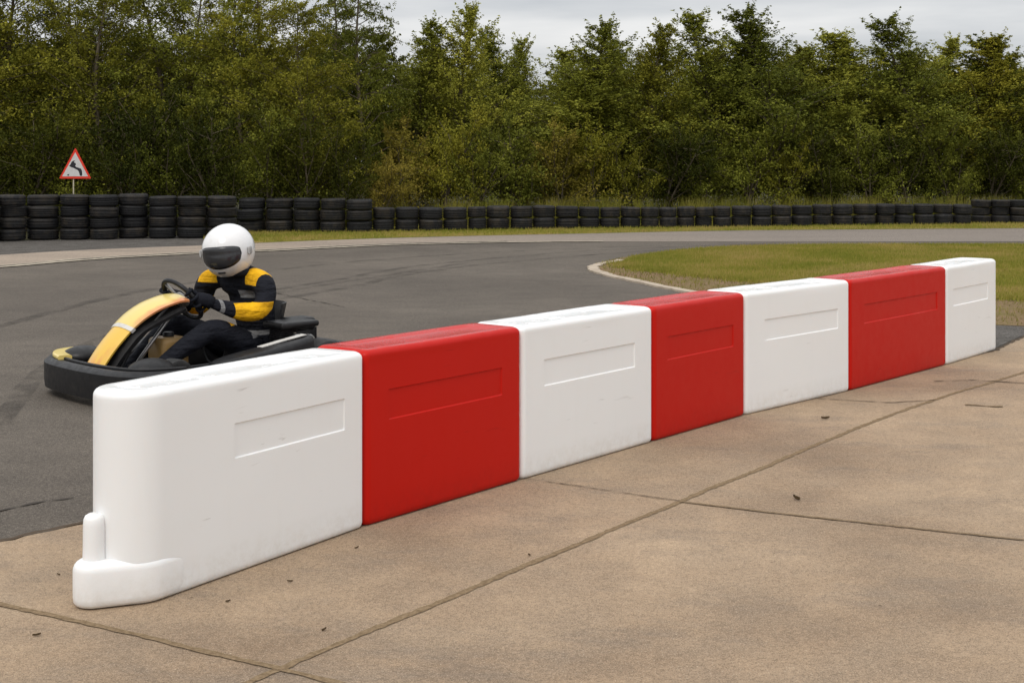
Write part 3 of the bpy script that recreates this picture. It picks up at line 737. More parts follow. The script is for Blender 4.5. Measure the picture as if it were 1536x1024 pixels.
plate('pictogram', [SP(*q) for q in [(236, 584), (254, 590), (272, 576), (268, 608), (244, 612)]], -0.0045, 0.0015, MAT_SIGNK, sg)
link('post', tube([(0, 0.032, 0), (0, 0.032, ZD(222, Ys) - 0.12)], 0.013, 10), MAT_POLE, sg)
tag(sg, 'red bordered triangular warning sign on a thin pale post behind the tall tyre wall', 'sign')

# ------------------------------------------------------------------ go-kart
Fp = Vector((-2.50, 8.40, 0)); ang = math.atan2(-0.712, -0.702); hd = Vector((math.cos(ang), math.sin(ang), 0))
kc = Fp - hd * 0.85
kart = empty('go_kart', (kc.x, kc.y, 0.004), ang)
tag(kart, 'black and yellow racing go-kart on the asphalt behind the white end of the barrier', 'go-kart')
def K(s, y, z): return Vector((0.85 - s + 0.20 * max(0.0, 0.45 - s), y, z))
# front bumper: wraparound with ribs
bp = [K(*q) for q in [(0.44, -0.58, 0), (0.25, -0.60, 0), (0.11, -0.54, 0), (0.03, -0.40, 0), (0.0, -0.16, 0), (0.0, 0.16, 0), (0.03, 0.40, 0), (0.11, 0.54, 0), (0.25, 0.60, 0), (0.44, 0.58, 0)]]
bp = crom(bp, 6)
prof = [(-0.055, 0.05), (0.0, 0.035), (0.045, 0.05), (0.062, 0.085), (0.058, 0.10), (0.066, 0.115), (0.066, 0.15), (0.058, 0.16), (0.064, 0.175), (0.055, 0.205), (0.03, 0.222), (-0.03, 0.225), (-0.06, 0.20), (-0.06, 0.10)]
prof = [(-a, b) for a, b in prof]
link('front_bumper', sweep(bp, prof), MAT_BLACKPL, kart, sharp=50)
# bumper top moulding, pale
rim = [K(0.30, -0.57, 0.226), K(0.14, -0.51, 0.228), K(0.05, -0.36, 0.228), K(0.02, 0.0, 0.228), K(0.05, 0.36, 0.228), K(0.14, 0.51, 0.228), K(0.3, 0.57, 0.226)]
link('bumper_rail', tube(crom(rim, 6), 0.011, 8), MAT_BLACKPL, kart)
yn = crom([K(0.30, -0.59, 0.232), K(0.15, -0.55, 0.236), K(0.07, -0.43, 0.236), K(0.035, -0.28, 0.234)], 6)
link('nose_flash', sweep(yn, rprof(0.085, 0.03, 0.012)), MAT_YEL2, kart, sharp=50)
for sy in (-1, 1):
    bm = bmesh.new(); bmesh.ops.create_uvsphere(bm, u_segments=24, v_segments=14, radius=1)
    bmesh.ops.scale(bm, vec=(0.14, 0.12, 0.065), verts=bm.verts); bmesh.ops.translate(bm, vec=K(0.19, 0.40 * sy, 0.215), verts=bm.verts)
    link('bumper_pad', bm, MAT_BLACKPL, kart)
# floor tray and frame
bm = rbox(K(0.62, 0, 0.045), (1.0, 0.52, 0.012), 0.004); link('floor_tray', bm, MAT_ALU, kart)
fr = bmesh.new()
for sy in (-1, 1):
    tube([K(0.18, 0.24 * sy, 0.07), K(0.5, 0.30 * sy, 0.07), K(0.9, 0.33 * sy, 0.07), K(1.55, 0.30 * sy, 0.08)], 0.016, 8, bm=fr)
for s_ in (0.2, 0.62, 1.0, 1.5): tube([K(s_, -0.3, 0.07), K(s_, 0.3, 0.07)], 0.015, 8, bm=fr)
link('frame', fr, MAT_DARK, kart)
# fairing (lower and upper panels), curved band rising from the nose to the steering wheel
def band(pts, w0, w1, th=0.012, crown=0.03, u0=0, u1=1):
    P = crom([Vector(p) for p in pts], 6); n = len(P); bm = bmesh.new(); rows = []
    for i, p in enumerate(P):
        t = i / (n - 1); w = w0 + (w1 - w0) * t; tg = (P[min(i + 1, n - 1)] - P[max(i - 1, 0)]).normalized()
        nn = tg.cross(Vector((0, 1, 0))).normalized()
        if nn.z < 0: nn = -nn
        row = []
        for k in range(9):
            q = -1 + k / 4; row.append(p + Vector((0, q * w / 2, 0)) - nn * crown * q * q)
        for k in range(8, -1, -1):
            q = -1 + k / 4; row.append(p + Vector((0, q * (w / 2 - 0.004), 0)) - nn * (crown * q * q + th))
        rows.append([bm.verts.new(v) for v in row])
    m = len(rows[0])
    for i in range(n - 1):
        for k in range(m): bm.faces.new((rows[i][k], rows[i + 1][k], rows[i + 1][(k + 1) % m], rows[i][(k + 1) % m]))
    bm.faces.new(rows[0]); bm.faces.new(rows[-1][::-1]); bmesh.ops.recalc_face_normals(bm, faces=bm.faces)
    return bm
low_f = [K(0.045, 0, 0.215), K(0.09, 0, 0.29), K(0.14, 0, 0.36), K(0.20, 0, 0.43)]
up_f = [K(0.215, 0, 0.452), K(0.28, 0, 0.51), K(0.37, 0, 0.565), K(0.48, 0, 0.60), K(0.545, 0, 0.605)]
link('lower_fairing', band(low_f, 0.20, 0.22), MAT_YEL, kart, sharp=50)
link('upper_fairing', band(up_f, 0.24, 0.34), MAT_YEL2, kart, sharp=50)
link('fairing_strip', band([K(0.198, 0, 0.432), K(0.207, 0, 0.442), K(0.216, 0, 0.452)], 0.235, 0.245, 0.02), MAT_STICK, kart, sharp=50)
# black underside support of the fairing
link('fairing_bracket', join(tube([K(0.12, 0.09, 0.08), K(0.22, 0.10, 0.3), K(0.42, 0.13, 0.54)], 0.013, 8), tube([K(0.12, -0.09, 0.08), K(0.22, -0.10, 0.3), K(0.42, -0.13, 0.54)], 0.013, 8),
     band([K(0.10, 0, 0.20), K(0.17, 0, 0.32), K(0.27, 0, 0.44), K(0.5, 0, 0.555)], 0.22, 0.36, 0.02)), MAT_BLACKPL, kart, sharp=50)
# steering wheel
wc = K(0.60, 0, 0.565); tilt = math.radians(-52)
wm = Matrix.Translation(wc) @ Matrix.Rotation(tilt, 4, 'Y')
ring = [wm @ Vector((0.155 * math.cos(a), 0.155 * math.sin(a), 0)) for a in [2 * math.pi * k / 36 for k in range(36)]]
sw = link('steering_wheel', tube(ring, 0.015, 10, closed=True), MAT_BLACKPL, kart)
sb = bmesh.new()
for a in (90, 210, 330):
    a = math.radians(a); tube([wm @ Vector((0, 0, -0.01)), wm @ Vector((0.148 * math.cos(a), 0.148 * math.sin(a), 0))], 0.010, 8, bm=sb)
hub = lathe([(0.001, -0.012), (0.05, -0.012), (0.055, 0), (0.05, 0.012), (0.001, 0.012)], 20, mat=wm); sb = join(sb, hub)
link('spokes', sb, MAT_ALU, sw)
link('steering_column', tube([wm @ Vector((0, 0, 0)), K(0.24, 0, 0.10)], 0.013, 10), MAT_STEEL, kart)
# fuel tank between the legs
tk = rbox(K(0.50, 0.0, 0.20), (0.20, 0.19, 0.28), 0.035, seg=4, rot=None); link('fuel_tank', tk, MAT_TANK, kart, sharp=60)
link('fuel_cap', lathe([(0.001, 0), (0.035, 0), (0.035, 0.02), (0.03, 0.028), (0.001, 0.028)], 16, mat=Matrix.Translation(K(0.50, 0.0, 0.34))), MAT_BLACKPL, kart, sharp=40)
# pedals
for sy in (-1, 1):
    link('pedal', join(tube([K(0.19, 0.12 * sy, 0.06), K(0.22, 0.12 * sy, 0.18)], 0.007, 8), tube([K(0.22, 0.08 * sy, 0.18), K(0.22, 0.17 * sy, 0.18)], 0.009, 8)), MAT_ALU, kart)
# wheels
def wheel(s_, y_, R, w, steer=0.0):
    mat = Matrix.Translation(K(s_, y_, R)) @ Matrix.Rotation(steer, 4, 'Z') @ Matrix.Rotation(math.radians(90), 4, 'X')
    root = empty('wheel'); root.parent = kart
    hw = w / 2; ri = R * 0.52
    pr = [(ri, -hw * 0.85), (R * 0.80, -hw), (R * 0.95, -hw * 0.9), (R, -hw * 0.6), (R, -0.01), (R, hw * 0.6), (R * 0.95, hw * 0.9), (R * 0.80, hw), (ri, hw * 0.85), (ri * 0.96, 0)]
    link('tyre', lathe(pr, 36, mat=mat), MAT_KTYRE, root, sharp=40)
    pr = [(0.02, -hw * 0.3), (ri * 0.85, -hw * 0.35), (ri * 0.9, -hw * 0.8), (ri * 1.03, -hw * 0.88), (ri * 1.03, hw * 0.88), (ri * 0.9, hw * 0.8), (ri * 0.85, hw * 0.35), (0.02, hw * 0.3)]
    rm = lathe(pr, 28, mat=mat)
    rm = join(rm, tube([mat @ Vector((0, 0, -hw * 0.5)), mat @ Vector((0, 0, hw * 0.5))], 0.026, 12))
    for k in range(5):
        a = 2 * math.pi * k / 5
        rm = join(rm, tube([mat @ Vector((0.045 * math.cos(a), 0.045 * math.sin(a), hw * 0.28)), mat @ Vector((0.045 * math.cos(a), 0.045 * math.sin(a), hw * 0.42))], 0.007, 6))
    link('rim', rm, MAT_ALU, root, sharp=40)
    return root
wheel(0.33, 0.37, 0.128, 0.12, 0.12); wheel(0.33, -0.37, 0.128, 0.12, 0.12)
wheel(1.36, 0.43, 0.142, 0.18); wheel(1.36, -0.43, 0.142, 0.18)
link('rear_axle', tube([K(1.36, -0.45, 0.142), K(1.36, 0.45, 0.142)], 0.02, 12), MAT_STEEL, kart)
link('front_axle', join(tube([K(0.33, -0.33, 0.128), K(0.33, 0.33, 0.128)], 0.013, 8), tube([K(0.38, -0.30, 0.14), K(0.40, 0.30, 0.14)], 0.007, 8)), MAT_STEEL, kart)
# side pods
for sy in (-1, 1):
    yy = 0.50 * sy
    pts = crom([K(0.50, yy + 0.0, 0), K(0.62, yy + 0.03 * sy, 0), K(0.90, yy + 0.04 * sy, 0), K(1.21, yy - 0.01 * sy, 0)], 5)
    bm = bmesh.new(); n = len(pts); rr = []
    for i, p in enumerate(pts):
        t = i / (n - 1); hgt = 0.17 + 0.11 * t; wd = 0.13 + 0.06 * math.sin(math.pi * t)
        rr.append([bm.verts.new(p + Vector((0, a, b + 0.05 + hgt / 2))) for a, b in rprof(wd, hgt, 0.035, 4)])
    m = len(rr[0])
    for i in range(n - 1):
        for k in range(m): bm.faces.new((rr[i][k], rr[i + 1][k], rr[i + 1][(k + 1) % m], rr[i][(k + 1) % m]))
    bm.faces.new(rr[0]); bm.faces.new(rr[-1][::-1]); bmesh.ops.recalc_face_normals(bm, faces=bm.faces)
    pod = link('side_pod', bm, MAT_BLACKPL, kart, sharp=50)
    st = []
    for (s_, z_) in [(0.84, 0.285), (1.0, 0.309), (1.18, 0.333)]: st.append((s_, z_))
    bm = bmesh.new(); A_ = []
    for s_, z_ in st:
        A_.append((bm.verts.new(K(s_, yy + 0.02, z_)), bm.verts.new(K(s_, yy - 0.035, z_))))
    for q in range(2): bm.faces.new((A_[q][0], A_[q + 1][0], A_[q + 1][1], A_[q][1]))
    r_ = bmesh.ops.extrude_face_region(bm, geom=bm.faces[:]); bmesh.ops.translate(bm, vec=(0, 0, 0.004), verts=[g for g in r_['geom'] if isinstance(g, bmesh.types.BMVert)])
    bmesh.ops.recalc_face_normals(bm, faces=bm.faces); link('pod_stripe', bm, MAT_STICK, pod, smooth=False)
# rear bumper
rb = crom([K(1.30, 0.56, 0), K(1.52, 0.57, 0), K(1.63, 0.48, 0), K(1.66, 0.2, 0), K(1.66, -0.2, 0), K(1.63, -0.48, 0), K(1.52, -0.57, 0), K(1.30, -0.56, 0)], 5)
link('rear_bumper', sweep(rb, rprof(0.06, 0.15, 0.025, 3, 0, 0.155)), MAT_BLACKPL, kart, sharp=50)
# seat
sv = []
for i, (s_, z_, w_) in enumerate([(0.83, 0.13, 0.30), (0.92, 0.085, 0.34), (1.05, 0.075, 0.36), (1.17, 0.11, 0.37), (1.25, 0.22, 0.38), (1.31, 0.36, 0.37), (1.36, 0.50, 0.32)]):
    row = []
    for k in range(9):
        q = -1 + k / 4; lift = (0.15 if i < 5 else 0.06) * abs(q) ** 3
        fwd = 0.10 * abs(q) ** 3 if i >= 4 else 0
        row.append(K(s_ - fwd, q * w_ / 2, z_ + (lift if i < 5 else 0)))
    sv.append(row)
bm = bmesh.new(); gv = [[bm.verts.new(p) for p in r] for r in sv]
for i in range(len(gv) - 1):
    for k in range(8): bm.faces.new((gv[i][k], gv[i][k + 1], gv[i + 1][k + 1], gv[i + 1][k]))
bmesh.ops.recalc_face_normals(bm, faces=bm.faces)
bmesh.ops.solidify(bm, geom=bm.faces[:], thickness=0.012)
link('seat', bm, MAT_BLACKPL, kart, sharp=60)
# engine beside the seat
en = empty('engine'); en.parent = kart
link('crankcase', rbox(K(1.17, 0.30, 0.18), (0.20, 0.15, 0.18), 0.025, seg=3), MAT_ALU, en, sharp=50)
fins = bmesh.new()
for k in range(8): add_rbox(fins, K(1.16, 0.30, 0.275 + 0.012 * k), (0.13, 0.13, 0.005), 0.001, seg=1)
add_rbox(fins, K(1.16, 0.30, 0.32), (0.09, 0.09, 0.11), 0.01)
link('cylinder_fins', fins, MAT_BLACKPL, en, sharp=40)
link('engine_cover', rbox(K(1.22, 0.30, 0.385), (0.30, 0.22, 0.04), 0.016, rot=None, seg=3), MAT_BLACKPL, en, sharp=60)
link('exhaust', tube(crom([K(1.25, 0.3, 0.25), K(1.36, 0.28, 0.27), K(1.48, 0.15, 0.24), K(1.55, -0.1, 0.22)], 5), 0.035, 12), MAT_STEEL, en)
link('air_box', rbox(K(1.38, 0.16, 0.36), (0.20, 0.16, 0.09), 0.03, seg=3), MAT_BLACKPL, en, sharp=60)
link('number_plate', rbox(K(1.57, 0, 0.27), (0.012, 0.22, 0.10), 0.005), MAT_BLACKPL, kart)

# ------------------------------------------------------------------ driver
per = empty('person', (kc.x, kc.y, 0.004), ang)
tag(per, 'person in white helmet and black and yellow racing suit driving the go-kart', 'person')
def skin(name, nodes, edges, mats, root=0, sub=2):
    """nodes: [(pos, rx, ry)]; returns evaluated mesh"""
    me = bpy.data.meshes.new(name); me.from_pydata([tuple(n[0]) for n in nodes], edges, []); me.update()
    o = bpy.data.objects.new(name, me); COL.objects.link(o)
    m = o.modifiers.new('s', 'SKIN'); m.use_smooth_shade = True; m.branch_smoothing = 0.6
    for i, n_ in enumerate(nodes):
        sv_ = me.skin_vertices[0].data[i]; sv_.radius = (n_[1], n_[2]); sv_.use_root = (i == root)
    q = o.modifiers.new('b', 'SUBSURF'); q.levels = sub; q.render_levels = sub
    dg = bpy.context.evaluated_depsgraph_get(); dg.update()
    nm = bpy.data.meshes.new_from_object(o.evaluated_get(dg)); bpy.data.objects.remove(o); bpy.data.meshes.remove(me)
    nm.materials.clear()
    return nm
N = [(K(1.14, 0, 0.20), .15, .12), (K(1.17, 0, 0.32), .16, .13), (K(1.15, 0, 0.45), .175, .14), (K(1.09, 0, 0.58), .19, .14), (K(1.03, 0, 0.67), .13, .10), (K(1.0, 0, 0.745), .06, .06), (K(0.965, 0, 0.83), .085, .095), (K(0.96, 0, 0.90), .075, .085)]
E = [(0, 1), (1, 2), (2, 3), (3, 4), (4, 5), (5, 6), (6, 7)]
def chain(start, pts):
    p = start
    for q in pts: N.append(q); E.append((p, len(N) - 1)); p = len(N) - 1
    return p
tips = {}
for sy in (1, -1):
    w_ = chain(4, [(K(1.02 + .03 * sy, 0.14 * sy, 0.675), .09, .09), (K(1.0 + .05 * sy, 0.245 * sy, 0.655), .086, .086), (K(0.99 + .04 * sy, 0.305 * sy, 0.56), .074, .074), (K(0.945 + .02 * sy, (0.315 if sy > 0 else 0.27) * sy, 0.475), .074, .074),
                   (K(0.85, 0.275 * sy, 0.485), .068, .068), (K(0.76, 0.22 * sy, 0.52), .046, .046), (K(0.70, 0.18 * sy, 0.545), .033, .033), (K(0.65, 0.165 * sy, 0.565), .026, .040), (K(0.615, 0.158 * sy, 0.575), .020, .036)])
    tips[sy] = w_
    chain(0, [(K(1.10, 0.11 * sy, 0.19), .10, .10), (K(0.92, 0.17 * sy, 0.275), .100, .100), (K(0.72, 0.205 * sy, 0.375), .082, .082), (K(0.66, 0.205 * sy, 0.38), .075, .075), (K(0.52, 0.185 * sy, 0.30), .068, .066),
              (K(0.38, 0.15 * sy, 0.20), .045, .045), (K(0.30, 0.135 * sy, 0.13), .042, .042), (K(0.24, 0.125 * sy, 0.15), .038, .034), (K(0.20, 0.12 * sy, 0.21), .034, .026)])
body = skin('body', N, E, None, 0, 2)
link('body', body, MAT_BODY, per)
# gloves with separate curled fingers round the rim
for sy in (1, -1):
    bm = bmesh.new()
    palm = K(0.632, 0.160 * sy, 0.573)
    g0 = tube([K(0.70, 0.18 * sy, 0.545), K(0.672, 0.170 * sy, 0.562), palm, K(0.60, 0.155 * sy, 0.585)], [0.042, 0.044, 0.044, 0.034], 14)
    parts = [g0]
    for k, (ln, rad) in enumerate([(0.9, 0.0095), (1.0, 0.0105), (0.96, 0.010), (0.8, 0.0085)]):
        a = math.radians(90 * sy + (-26 + 17 * k))
        cpt = wm @ Vector((0.155 * math.cos(a), 0.155 * math.sin(a), 0))
        outw = (wm.to_3x3() @ Vector((math.cos(a), math.sin(a), 0))); nz = wm.to_3x3() @ Vector((0, 0, 1)); 
        if nz.x > 0: nz = -nz      # towards the driver
        fp_ = [cpt + nz * 0.024 + outw * 0.020, cpt + outw * 0.031 * ln - nz * 0.004, cpt + outw * 0.018 - nz * 0.026 * ln, cpt - outw * 0.010 - nz * 0.025 * ln, cpt - outw * 0.024 - nz * 0.004]
        parts.append(tube(crom(fp_, 3), rad, 8))
    a = math.radians(90 * sy + 30 * -sy); cpt = wm @ Vector((0.150 * math.cos(a), 0.150 * math.sin(a), 0))
    parts.append(tube(crom([palm + Vector((0, -0.015 * sy, 0.02)), palm.lerp(cpt, 0.5) + Vector((-0.01, -0.012 * sy, 0.018)), cpt + Vector((-0.012, 0, 0.016))], 3), [0.013] * 4 + [0.011] * 3, 8))
    link('glove', join(*parts), MAT_SUIT, per)
# boots and shoulder patches
for sy in (1, -1):
    bm = sweep([K(0.345, 0.14 * sy, 0.075), K(0.30, 0.135 * sy, 0.07), K(0.24, 0.128 * sy, 0.085), K(0.20, 0.122 * sy, 0.12)], rprof(0.085, 0.09, 0.03, 3, 0, 0.045))
    link('boot', bm, MAT_DARK, per, sharp=60)
# grey arm patch on the near sleeve
pm = Matrix.Translation(K(0.945, 0.12, 0.60)) @ Matrix.Rotation(math.radians(0), 4, 'Z')
# helmet
hc = K(0.945, 0.0, 0.862)
he = empty('helmet'); he.parent = per
yaw = math.radians(0)
def hpt(th, ph, r=1.0):
    """th azimuth from the helmet's front, ph elevation"""
    x = math.cos(ph) * math.cos(th); y_ = math.cos(ph) * math.sin(th); z_ = math.sin(ph)
    ax = 0.192 if x > 0 else 0.184
    p = Vector((x * ax, y_ * 0.168, z_ * (0.168 if z_ > 0 else 0.185)))
    if z_ < 0 and x > 0:      # chin bar pushes forward and tucks in
        p.x += 0.022 * math.sin(-z_ * 2.4) * x
    if z_ < 0 and x < 0: p.x *= 1 + 0.12 * z_
    return p * r
def helm_patch(t0, t1, p0, p1, nt_, np_, r=1.0, thick=None):
    bm = bmesh.new(); g_ = []
    for i in range(np_ + 1):
        ph = math.radians(p0 + (p1 - p0) * i / np_)
        g_.append([bm.verts.new(hpt(math.radians(t0 + (t1 - t0) * k / nt_), ph, r)) for k in range(nt_ + 1)])
    for i in range(np_):
        for k in range(nt_): bm.faces.new((g_[i][k], g_[i][k + 1], g_[i + 1][k + 1], g_[i + 1][k]))
    return bm, g_
bm = bmesh.new(); NT, NP = 72, 44; P0, P1_ = -62, 90; g_ = []
for i in range(NP + 1):
    ph = math.radians(P0 + (P1_ - P0) * i / NP); row = []
    for k in range(NT):
        th = 2 * math.pi * k / NT; thd = math.degrees(math.atan2(math.sin(th), math.cos(th))); pd = math.degrees(ph)
        row.append((bm.verts.new(hpt(th, ph)), thd, pd))
    g_.append(row)
for i in range(NP):
    for k in range(NT): bm.faces.new([v[0] for v in (g_[i][k], g_[i][(k + 1) % NT], g_[i + 1][(k + 1) % NT], g_[i + 1][k])])
bmesh.ops.remove_doubles(bm, verts=bm.verts, dist=0.0008)
bmesh.ops.recalc_face_normals(bm, faces=bm.faces)
bmesh.ops.solidify(bm, geom=bm.faces[:], thickness=0.012)
tilt_m = Matrix.Translation(hc) @ Matrix.Rotation(math.radians(8), 4, 'Y') @ Matrix.Rotation(math.radians(35), 4, 'Z')
bmesh.ops.transform(bm, matrix=tilt_m, verts=bm.verts); link('shell', bm, MAT_HELM, he)
def visor_bm(hw, up, lo, r, th):
    bm = bmesh.new(); g_ = []
    for i in range(15):
        row = []
        for k in range(37):
            q = -1 + k / 18; a = hw * q; e = (1 - abs(q) ** 5) ** 0.25
            top_ = up - 3 * q * q; bot = lo + 13 * q * q; mid_ = (top_ + bot) / 2; f = -1 + i / 7
            row.append(bm.verts.new(hpt(math.radians(a), math.radians(mid_ + (top_ - bot) / 2 * f * e), r)))
        g_.append(row)
    for i in range(14):
        for k in range(36): bm.faces.new((g_[i][k], g_[i][k + 1], g_[i + 1][k + 1], g_[i + 1][k]))
    bmesh.ops.remove_doubles(bm, verts=bm.verts, dist=0.0003)
    bmesh.ops.recalc_face_normals(bm, faces=bm.faces); bmesh.ops.solidify(bm, geom=bm.faces[:], thickness=th)
    bmesh.ops.transform(bm, matrix=tilt_m, verts=bm.verts); return bm
link('visor', visor_bm(49, 15, -29, 1.020, 0.006), MAT_VISOR, he)
link('visor_seal', visor_bm(52, 17, -31.5, 1.012, 0.006), MAT_DARK, he)
bm = rbox((0.055, 0.165, -0.005), (0.05, 0.016, 0.05), 0.008)
bmesh.ops.transform(bm, matrix=tilt_m, verts=bm.verts); link('hinge', bm, MAT_GREYP, he)
bm = rbox((0.055, -0.165, -0.005), (0.05, 0.016, 0.05), 0.008); bmesh.ops.transform(bm, matrix=tilt_m, verts=bm.verts); link('hinge', bm, MAT_GREYP, he)
for th_, ph_, sz_ in ((0, -42, (0.010, 0.05, 0.014)),):
    p_ = hpt(math.radians(th_), math.radians(ph_), 1.0)
    q_ = p_.normalized().to_track_quat('X', 'Z').to_matrix().to_4x4()
    bm = rbox((0, 0, 0), sz_, 0.004); bmesh.ops.transform(bm, matrix=tilt_m @ Matrix.Translation(p_) @ q_, verts=bm.verts); link('vent', bm, MAT_GREYP if ph_ > 0 else MAT_DARK, he)
# padded collar
cl = [K(1.0, 0, 0.715) + Vector((0.10 * math.cos(a), 0.11 * math.sin(a), 0.0)) for a in [2 * math.pi * k / 20 for k in range(20)]]
link('collar', tube(cl, 0.028, 10, closed=True), MAT_SUIT, per)

# ------------------------------------------------------------------ trees
def leaves(cen, size, drop=0.0, up=0.6):
    n = len(cen); t = rng.normal(size=(n, 3)); t[:, 2] -= drop; t /= np.linalg.norm(t, axis=1)[:, None]
    nn = rng.normal(size=(n, 3)); nn[:, 2] += up; nn -= (nn * t).sum(1)[:, None] * t; nn /= np.linalg.norm(nn, axis=1)[:, None]
    s_ = np.cross(t, nn); L_ = size * rng.uniform(0.6, 1.35, n)[:, None]; W_ = L_ * rng.uniform(0.42, 0.62, n)[:, None]
    a = cen - t * L_ / 2; b = cen + s_ * W_ / 2 + nn * L_ * 0.08; c_ = cen + t * L_ / 2; d_ = cen - s_ * W_ / 2 + nn * L_ * 0.08
    return np.stack([a, b, c_, d_], 1).reshape(-1, 3)
def grow(seed, H, prof, nb, ntw, nl, size, elev=(25, 60), droop=0.0, lean=0.08, sig=0.065, t0=0.06, trunk=0.05, multi=1):
    r = np.random.default_rng(seed); bm = bmesh.new(); C_ = []
    for mstem in range(multi):
        la = r.uniform(0, 6.28); ln = lean * r.uniform(0.5, 1.5) * (1 if multi == 1 else 3.5)
        def tp(t): 
            return np.array([math.cos(la) * ln * H * t ** 1.3 + 0.03 * H * math.sin(t * 5 + seed), math.sin(la) * ln * H * t ** 1.3 + 0.03 * H * math.sin(t * 4 + seed * 2), H * t * (1 if mstem == 0 else 0.88)])
        ts = np.linspace(0, 0.985, 9)
        tube([tp(t) for t in ts], [max(0.005, trunk * (1 - t) ** 0.8 + 0.004) for t in ts], 7, bm=bm)
        for i in range(nb // multi):
            t = t0 + (0.985 - t0) * ((i + r.uniform(0, 1)) / (nb // multi)) ** 0.92
            az_ = i * 2.4 + r.uniform(-0.5, 0.5); L = prof(t) * H * r.uniform(0.6, 1.15); e = math.radians(r.uniform(*elev))
            p0 = tp(t); dv = np.array([math.cos(az_) * math.cos(e), math.sin(az_) * math.cos(e), math.sin(e)])
            p1 = p0 + dv * L * 0.5; p2 = p0 + dv * L + np.array([0, 0, -droop * L])
            p1 = p1 + r.normal(0, 0.05, 3) * L
            tube([p0, p1, p2], [0.006 + trunk * 0.28 * (1 - t), 0.006 + trunk * 0.14 * (1 - t), 0.003], 4, bm=bm, cap=False)
            for k in range(ntw):
                q = r.uniform(0.25, 1.0); pt = (1 - q) ** 2 * p0 + 2 * q * (1 - q) * p1 + q * q * p2
                td = r.normal(size=3); td[2] = td[2] * 0.5 + 0.25 - droop * 1.6; td /= np.linalg.norm(td); tl_ = (0.10 * (1.05 - t) + 0.25 * L) * r.uniform(0.5, 1.3); sg = sig * (0.30 + 0.75 * (1 - t))
                m_ = max(3, int(nl * r.uniform(0.5, 1.5) * (0.35 + 0.65 * min(1, (1 - t) / 0.5)))); w_ = r.uniform(0, 1, (m_, 1))
                C_.append(pt + td * tl_ * w_ + r.normal(0, sg, (m_, 3)))
            # pointed spray at the branch tip
            m_ = nl // 2; C_.append(p2 + (dv * 0.6 + np.array([0, 0, 0.5 - 2.5 * droop])) * 0.22 * r.uniform(0, 1, (m_, 1)) + r.normal(0, sg * 0.55, (m_, 3)))
        for k in range(9):
            m_ = 3 + (9 - k); C_.append(tp(0.90 + 0.0125 * k) + r.normal(0, 0.055 - 0.005 * k, (m_, 3)))
    C_ = np.concatenate(C_); C_ = C_[C_[:, 2] > 0.03]
    return bm, leaves(C_, size, 0.3 + droop * 2)
def finish(bm, lv, name='t'):
    tm = bpy.data.meshes.new(name + '_trunk'); bm.to_mesh(tm); bm.free(); tm.materials.append(MAT_BARK)
    tm.polygons.foreach_set('use_smooth', [True] * len(tm.polygons))
    cm = npmesh(lv, np.arange(len(lv)).reshape(-1, 4)); return tm, cm
def slim(t): return 0.36 * (min(1, t / 0.22) ** 0.5) * (1 - t) ** 0.78 + 0.02
def wide(t): return 0.36 * (min(1, (t + 0.1) / 0.3) ** 0.5) * (1 - t) ** 0.45 + 0.03
def bushp(t): return 0.55 * (1 - t) ** 0.4 + 0.05
SL = [finish(*grow(10 + k, 5.0, slim, 80, 10, 36, 0.049, (36, 70), 0, 0.05, 0.068)) for k in range(5)]
WD = [finish(*grow(30 + k, 6.0, wide, 84, 10, 40, 0.056, (10, 55), 0.05, 0.05, 0.085, trunk=0.07)) for k in range(4)]
BU = [finish(*grow(50 + k, 1.9, bushp, 44, 8, 30, 0.050, (5, 70), 0, 0.1, 0.07, 0.02, 0.02, multi=3)) for k in range(4)]
WP = [finish(*grow(70, 6.2, lambda t: 0.26 * (1 - t) ** 0.35 + 0.03, 84, 10, 36, 0.054, (15, 45), 0.32, 0.04, 0.06, 0.1, 0.07))]
def cp_mesh(me, mat, cache={}):
    k = (me.name, mat.name)
    if k not in cache:
        m2 = me.copy(); m2.materials.clear(); m2.materials.append(mat); cache[k] = m2
    return cache[k]
def plant(kind, proto, H0, px, Y, topy, wpx, mat, label, cat, group, rz=None):
    Ht = ZD(topy, Y) * 1.0; tm, cm = proto; o = empty(kind, (XD(px, Y), Y, 0), rz if rz is not None else random.uniform(0, 6.28))
    sz = Ht / H0; co = np.empty(len(cm.vertices) * 3, np.float32); cm.vertices.foreach_get('co', co); co = co.reshape(-1, 3)
    w0 = np.percentile(np.abs(co[:, :2]), 97) * 2; sxy = (wpx * (1.0 + 0.12 * math.sin(px)) / F_PX * Y) / w0
    o.scale = (sxy, sxy, sz)
    for nm, me in (('trunk', tm), ('crown', cp_mesh(cm, mat))):
        q = bpy.data.objects.new(nm, me); COL.objects.link(q); q.parent = o
    tag(o, label, cat, group); return o
LA, LB, LY, LD, LG = MAT_LEAF_A, MAT_LEAF_B, MAT_LEAF_Y, MAT_LEAF_D, MAT_LEAF_G
left = [(-60, 30, -80, 250, LA), (25, 30.5, -90, 230, LA), (100, 31.5, -65, 210, LB), (165, 30, -45, 200, LA), (235, 31, -60, 220, LB), (300, 32, -40, 200, LA), (350, 30.5, -25, 190, LB), (415, 31, -40, 220, LA), (462, 30, 15, 180, LA)]
for i, (px, Y, ty, w, m_) in enumerate(left):
    plant('tree', WD[i % 4], 6.0, px, Y, ty, w, m_, '%s dense broad tree from the left edge, behind the tall tyre wall' % NUMW[i + 1] if i else 'dense broad tree cut by the left edge, leftmost behind the tall tyre wall', 'tree', 'dense trees behind the tall tyre wall', rz=i * 1.9)
plant('weeping_tree', WP[0], 6.2, 540, 31.5, -70, 150, LB, 'tall dark tree with drooping branches reaching out of the picture, left of the open sky', 'tree', None)
